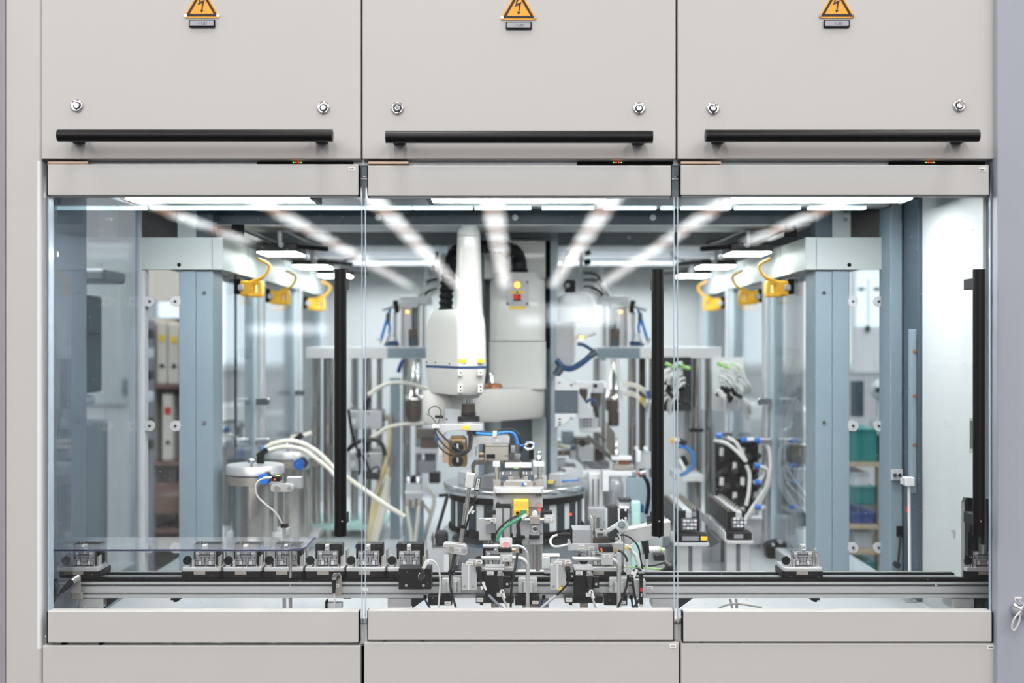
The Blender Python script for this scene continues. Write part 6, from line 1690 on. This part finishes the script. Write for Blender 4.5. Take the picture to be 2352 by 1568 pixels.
t = T('slide_fixture', 'white angled slide with brown jaw right of the rotary table', 'fixture', (1430, 1130, R(1.36)))
Yj = R(1.36)
t.p('bracket', MB().poly([(1384, 1081), (1460, 1081), (1460, 1093), (1398, 1093), (1398, 1128), (1384, 1128)], Yj, .05), m_white, .001)
t.p('jaw', mbox(1409, 1068, 1456, 1079, Yj + .01, .04), m_steelw, .001)
t.p('jaw_top', mbox(1421, 1058, 1446, 1066, Yj + .02, .03), m_brownc, .001)
t.p('arm', mbox(1405, 1048, 1452, 1057, Yj + .005, .04), m_white, .002)
t.p('pin', MB().vl(1416, Yj + .02, [(5, 1048), (5, 1030), (2.5, 1029), (2.5, 1005)]), m_steel)
t.p('blue_end', mbox(1452, 1083, 1460, 1092, Yj - .002, .01), m_gcable)
t = T('slotted_columns', 'pair of pale slotted columns right of the rotary table', 'column', (1366, 1240, R(1.38)))
t.p('column', MB().box(W(1352, 1086, R(1.38)), Vector((W(1385, 0, R(1.38)).x, R(1.42), -.69))), m_white, .003)
t.p('slot', MB().box(W(1360, 1100, R(1.379)), Vector((W(1364, 0, R(1.38)).x, R(1.381), -.65))), m_mgrey)
t.p('slot', MB().box(W(1372, 1100, R(1.379)), Vector((W(1376, 0, R(1.38)).x, R(1.381), -.65))), m_mgrey)
t.p('wing', MB().poly([(1340, 1082), (1352, 1082), (1352, 1240), (1344, 1240)], R(1.40), .02), m_white)
t.p('foot_block', mbox(1350, 1165, 1390, 1196, R(1.36), .04), m_alum, .002)
t = T('mint_cylinder', 'mint green tube with black and white sensor behind the pusher unit', 'cylinder', (1455, 1335, R(1.22)))
Ym = R(1.22)
t.p('tube', MB().box(W(1450, 1151, Ym), Vector((W(1472, 0, Ym).x, Ym + .03, -.69))), m_mint, .006)
t.p('block', mbox(1420, 1152, 1448, 1180, Ym + .02, .04), m_lgrey, .002)
t.p('dark_block', mbox(1398, 1162, 1420, 1220, Ym + .03, .05), m_dgrey, .004)
t.p('sensor', mbox(1425, 1168, 1442, 1194, Ym - .004, .02), m_rub, .002)
t.p('sensor_frame', MB().b(1420, 1164, 1445, 1168, Ym, .02).b(1420, 1164, 1424, 1196, Ym, .02), m_white, .001)
t.p('sensor_lens', MB().disc(1437, 1171, 2.6, Ym - .006, .004).disc(1437, 1190, 2.6, Ym - .006, .004), m_white)
t.p('top_cap', mbox(1423, 1146, 1450, 1152, Ym + .015, .04), m_dgrey)
t.p('drum', MB().vl(1410, R(1.42), [(22, 1165), (22, 1110), (20, 1106), (17, 1104), (17, 1094)]), m_alud)
t.p('blue_knob', mbox(1472, 1158, 1480, 1178, Ym + .01, .03), m_dblue, .004)
t.p('black_hose', MB().hose([(1478, 1092, Ym + .2), (1488, 1110, Ym + .2), (1490, 1140, Ym + .2), (1484, 1180, Ym + .2)], 4.5), m_rubs)
t.p('grey_sheet', mbox(1440, 1098, 1500, 1200, Ym + .3, .02), m_slate)
t = T('valve_pair', 'small white valves on a grey block beside the middle door handle', 'valve', (1478, 1080, R(1.42)))
t.p('block', mbox(1462, 1038, 1496, 1076, R(1.42), .04), m_lgrey, .002)
t.p('cap', MB().disc(1463, 1030, 5, R(1.41), .02).disc(1484, 1030, 5, R(1.41), .02), m_white)
t.p('cylinder', MB().vl(1466, R(1.41), [(6, 1060), (6, 1036), (4, 1034)]), m_white)
t.p('red_tip', MB().rod((1464, 1088, R(1.4)), (1470, 1086, R(1.4)), 3), m_red)
t.p('white_tip', MB().rod((1470, 1086, R(1.4)), (1484, 1082, R(1.4)), 4), m_white)
solo('green_hose', 'bright green hose lying on the table behind the right rail', 'hose', MB().hose([(1400, 1300, .42), (1440, 1302, .42), (1475, 1303, .44), (1530, 1308, .46)], 2), m_lgreen)
t = T('white_muffler', 'white silencer and black block lying on the table right of the pusher', 'muffler', (1500, 1290, .5))
t.p('silencer', MB().rod((1488, 1262, .5), (1515, 1260, .5), 7).rod((1515, 1261, .5), (1526, 1262, .5), 4), m_white)
t.p('green_ring', MB().rod((1516, 1261, .5), (1521, 1262, .5), 5), m_lgreen)
t.p('black_block', mbox(1503, 1274, 1527, 1288, .5, .04), m_rub, .002)

# ------------------------------------------------------------------ right hose bundles
rnd = random.Random(3)
t = T('plug_matrix', 'black plug matrix with bundle of white hoses on the right side', 'manifold', (1705, 1180, 1.19))
t.p('board', mbox(1644, 1008, 1742, 1182, 1.20, .03), m_rub, .003)
for j in range(5):
    for i in range(4):
        x = 1654 + i * 24 + (j % 2) * 6; y = 1022 + j * 34
        t.p('plug', MB().rod((x, y, 1.19), (x + 12, y - 10, 1.14), 8, 6), m_rub if (i + j) % 3 else m_dgrey)
        if (i + j) % 2 == 0: t.p('sleeve', MB().rod((x + 4, y + 6, 1.15), (x + 3, y + 24, 1.15), 5), m_wcable)
for i, pts in enumerate(([(1640, 1010), (1668, 1018), (1692, 1036), (1712, 1058)], [(1670, 1004), (1690, 1016), (1702, 1036), (1714, 1060)],
                         [(1706, 1010), (1740, 1010), (1762, 1022), (1769, 1050), (1768, 1085), (1758, 1120), (1735, 1155), (1712, 1192)],
                         [(1735, 1070), (1760, 1076), (1768, 1100), (1758, 1130), (1738, 1160), (1716, 1190)], [(1714, 1068), (1722, 1090), (1720, 1130), (1714, 1160)],
                         [(1730, 1108), (1748, 1100), (1754, 1085), (1752, 1070)], [(1720, 1185), (1740, 1172), (1758, 1163)])):
    t.p('hose', MB().hose([(x, y, 1.10 + .004 * i) for x, y in pts], 4.6), m_wcable)
for (x, y) in ((1740, 1011), (1710, 1010), (1740, 1069), (1740, 1107), (1742, 1164), (1652, 1000)): t.p('blue_ring', MB().rod((x - 7, y, 1.09), (x + 5, y, 1.09), 6), m_bluecap)
t.p('lower_bracket', mbox(1712, 1190, 1770, 1250, 1.24, .05), m_white, .004)
for (bx, by, sx_, lab) in ((1672, 880, 1, 'looped white cable bundle with green clips high on the right'), (1552, 880, -1, 'looped white cable bundle beside the right door gap')):
    t = T('cable_bundle', lab, 'cable', (bx, 945, 1.3))
    for i in range(26):
        x0 = bx + rnd.uniform(-30, 26); y0 = by + rnd.uniform(-50, 34); w_ = rnd.uniform(14, 32) * sx_
        t.p('cable', MB().hose([(x0, y0, 1.27), (x0 + w_ * .5, y0 + 3, 1.25), (x0 + w_, y0 + 18, 1.25), (x0 + w_ * 1.1, y0 + rnd.uniform(28, 50), 1.27)], 3.3), m_wcable if i % 4 else m_lgrey)
    for i in range(5): t.p('plug', MB().rod((bx + rnd.uniform(-28, 20), by + rnd.uniform(-10, 50), 1.26), (bx + rnd.uniform(-20, 34), by + rnd.uniform(10, 54), 1.24), 4.5), m_rub)
    for i in range(4): t.p('green_clip', MB().rod((bx - 24 + i * 15, by - 46 + (i * 7) % 12, 1.25), (bx - 12 + i * 15, by - 40 + (i * 5) % 9, 1.25), 4.4), m_lgreen)
    t.p('board', mbox(bx - 36, by - 60, bx + 36, by + 64, 1.36, .02), m_white if sx_ > 0 else m_dgrey)
t = T('blue_hose_loop', 'blue hose loop with black fittings beside the right door gap', 'hose', (1575, 1090, 1.2))
t.p('hose', MB().hose([(1556, 1026, 1.2), (1574, 1026, 1.2), (1590, 1042, 1.2), (1592, 1066, 1.2), (1578, 1084, 1.2), (1562, 1092, 1.2)], 4), m_blue)
t.p('fitting', MB().rod((1556, 1010, 1.2), (1576, 1018, 1.2), 7).rod((1568, 1046, 1.2), (1578, 1068, 1.2), 6), m_rub)
t.p('white_fitting', MB().rod((1560, 1056, 1.19), (1572, 1078, 1.19), 5).rod((1552, 1012, 1.19), (1560, 1008, 1.19), 6), m_white)
t.p('orange_plug', MB().rod((1540, 1012, 1.2), (1556, 1010, 1.2), 6), m_amber)
t = T('wall_hose_bundle', 'white hose bundle hanging on the right side wall near the post', 'hose', (1840, 1200, 1.06))  # solid stand-in for the plug matrix reflected in the side glass
for i, pts in enumerate(([(1822, 1008), (1806, 1014), (1800, 1040), (1808, 1075), (1826, 1105), (1850, 1140), (1872, 1188)], [(1806, 1080), (1820, 1100), (1845, 1130), (1868, 1170)],
                         [(1870, 1010), (1860, 1040), (1854, 1080), (1856, 1120), (1860, 1150)], [(1816, 1160), (1836, 1166), (1856, 1178), (1870, 1190)], [(1800, 990), (1812, 982), (1822, 968)], [(1806, 1108), (1826, 1130), (1846, 1150)])):
    t.p('hose', MB().hose([(x, y, .99 + .01 * i + .06) for x, y in pts], 3.8), m_wcable)
for (x, y) in ((1815, 1012), (1817, 1068), (1868, 1102), (1818, 1164)): t.p('blue_ring', MB().rod((x - 5, y, 1.04), (x + 5, y, 1.04), 5), m_bluecap)
t.p('valve_body', mbox(1818, 1020, 1872, 1066, 1.2, .03), m_steelw, .004)
t.p('grey_body', mbox(1822, 1076, 1872, 1108, 1.15, .03), m_lgrey, .004)
t.p('dark_body', mbox(1836, 1175, 1872, 1210, 1.12, .04), m_slated, .004)
t.p('white_body', mbox(1830, 1216, 1866, 1250, 1.12, .04), m_white, .004)
t.p('stand', MB().box((.92, 1.24, -.69), (.98, 1.28, -.1)), m_lgrey)
t = T('mounting_foot', 'black mounting foot with bright bolts on the table at the right', 'foot', (1782, 1268, R(1.40)))
t.p('base', MB().poly([(1758, 1256), (1770, 1246), (1800, 1240), (1812, 1250), (1806, 1260), (1800, 1281), (1764, 1281)], R(1.40), .05), m_rub, .003)
t.p('bolt', MB().disc(1793, 1243, 6, R(1.395), .02), m_chrome)
t.p('bolt', MB().disc(1776, 1251, 4, R(1.395), .02), m_chrome)

# ------------------------------------------------------------------ two magazines of black modules
def magazine(xl, xr, ytop, yrail, n, yel, lab):
    r0, r1 = 1.27, 1.46
    Y0 = R(r0); Y1 = R(r1)
    t = T('module_magazine', lab, 'magazine', ((xl + xr) / 2, 1335, Y0))
    a = W(xl, yrail, Y0); b = W(xr, yrail, Y0)
    t.p('rail_plate', MB().box((a.x, Y0, a.z - .010), (b.x, Y1, a.z)), m_alum, .001)
    t.p('rail_lip', MB().box((a.x - .004, Y0 + .01, a.z - .004), (a.x, Y1, a.z + .022)), m_lgrey)
    for i in range(7): t.p('lip_tooth', MB().box((a.x - .006, Y0 + .03 + i * .05, a.z), (a.x - .001, Y0 + .036 + i * .05, a.z + .028)), m_lgrey)
    cxp = (a.x + b.x) / 2
    for yy in (Y0 + .03, Y0 + .28):
        p_ = t.p('leg', MB().box((cxp - .034, yy, -.69), (cxp + .034, yy + .035, a.z - .010)), m_alu, .001)
        p_.p('leg_slot', MB().box((cxp - .006, yy - .0006, -.69), (cxp + .006, yy + .001, a.z - .012)), m_groove)
    t.p('brace', MB().prism([(Y0 + .06, a.z - .011), (Y0 + .28, a.z - .011), (Y0 + .28, a.z - .07)], 0, cxp - .05, cxp - .04), m_mgrey)
    t.p('front_tray', MB().box((a.x + .006, Y0 + .004, a.z + .001), (b.x - .004, Y0 + .06, a.z + .022)), m_rub, .001)
    t.p('tray_label', MB().box((a.x + .022, Y0 + .002, a.z + .006), (b.x - .03, Y0 + .004, a.z + .018)), m_mgrey)
    if yel: t.p('yellow_mark', MB().box((b.x - .024, Y0 + .0015, a.z + .006), (b.x - .005, Y0 + .004, a.z + .018)), m_lyel, .001)
    w_ = (b.x - a.x)
    me = None
    for i in range(n):
        yy = Y0 + .05 + i * .042
        m = T('magazine_module', 'x', 'module', Vector((cxp - .006, yy, a.z + .024)), lab.split(' of ')[0] + ' modules')
        m.o['label'] = '%s black module from the front in the %s magazine' % (('first', 'second', 'third', 'fourth', 'fifth', 'sixth', 'seventh', 'eighth', 'ninth')[i], 'yellow-marked' if yel else 'unmarked')
        x0, x1 = cxp - w_ * .36, cxp + w_ * .30
        zz = a.z + .024; h = -(ytop - yrail) * S(Y0) - .024
        m.p('body', MB().box((x0, yy, zz), (x1, yy + .036, zz + h)), m_rub, .001)
        if i < 2:
            f = m.p('metal_face', MB().box((x0 + .012, yy - .006, zz + .004), (x1 - .008, yy, zz + h * .66)), m_nest, .001)
            for q_ in range(4):
                for s_ in range(3):
                    f.p('face_cell', MB().box((x0 + .017 + q_ * .0105, yy - .008, zz + .008 + s_ * .011), (x0 + .025 + q_ * .0105, yy - .006, zz + .015 + s_ * .011)), m_cellw if (q_ * 2 + s_) % 3 else m_cell)
            m.p('metal_tongue', MB().box((x0 + .025, yy - .005, zz + h * .66), (x0 + .042, yy, zz + h)), m_alum, .001)
            m.p('grey_chip', MB().box((x1 - .022, yy - .003, zz + h * .72), (x1 - .010, yy, zz + h * .96)), m_mgrey)
        m.p('top_strip', MB().box((x0 + .018, yy + .002, zz + h), (x0 + .040, yy + .034, zz + h + .002)), m_lgrey)
        for xx in (x0 + .006, x1 - .020, x1 - .011):
            m.p('terminal_pin', MB().cyl((xx, yy + .016, zz + h), (xx, yy + .016, zz + h + .010), .0028, None, 8), m_steelw)
magazine(1550, 1629, 1178, 1246, 8, True, 'rail magazine of black modules with yellow mark behind the right door gap')
magazine(1669, 1731, 1180, 1241, 8, False, 'rail magazine of black modules right of the yellow-marked one')

# ------------------------------------------------------------------ slim post with white head at the right
t = T('beam_sensor_post', 'slim white post with white sensor head near the right end panel', 'sensor', (2088, 1335, .42))
t.p('rod', MB().cyl(W(2088, 1116, .42), Vector((W(2090, 0, .42).x, .42, -.69)), .0042), m_white)
t.p('head', mbox(2080, 1096, 2102, 1117, .405, .03), m_white, .003)
t.p('head_nose', mbox(2073, 1098, 2081, 1113, .41, .02), m_lgrey, .002)
# bottom plate and small parts on the table at right
t = T('table_latch', 'small steel latch on the table below the right rail', 'latch', (2095, 1392, .3))
t.p('base', mbox(2082, 1380, 2108, 1385, .3, .03), m_alum, .001)
t.p('tab', mbox(2090, 1374, 2097, 1381, .3, .01), m_chrome, .001)
t = T('grey_valve_box', 'pale machine housing with dials behind the left side pane', 'machine', Vector((-1.5, 1.1, -.69)))
for i, (x0, x1, z0_, z1_, m) in enumerate(((-1.75, -1.62, -.75, -.3, m_lgrey), (-1.58, -1.48, -.75, -.45, m_steelw), (-1.46, -1.36, -.75, -.25, m_mgrey), (-1.7, -1.4, -.2, -.17, m_white), (-1.66, -1.6, -.16, .2, m_lgrey), (-1.5, -1.46, -.16, .2, m_white), (-1.8, -1.3, .2, .24, m_alud), (-1.72, -1.38, .02, .045, m_white), (-1.42, -1.38, -.16, .16, m_dgrey))):
    t.p('block', MB().box((x0, 1.0, z0_), (x1, 1.2, z1_)), m, .01)
t.p('shelf', MB().box((-1.8, .98, -.78), (-1.3, 1.3, -.75)), m_alud)
for i in range(5): t.p('tube', MB().cyl((-1.72 + i * .08, .97, -.7), (-1.72 + i * .08, .97, .15), .014), m_bar)
t.p('blue_valve', MB().box((-1.5, .95, -.38), (-1.45, 1.0, -.34)), m_bluecap, .004)
t.p('red_valve', MB().box((-1.46, .95, -.0), (-1.43, 1.0, .03)), m_red, .004)
t.p('stand', MB().box((-1.7, 1.05, -1.5), (-1.4, 1.25, -.75)), m_slated)
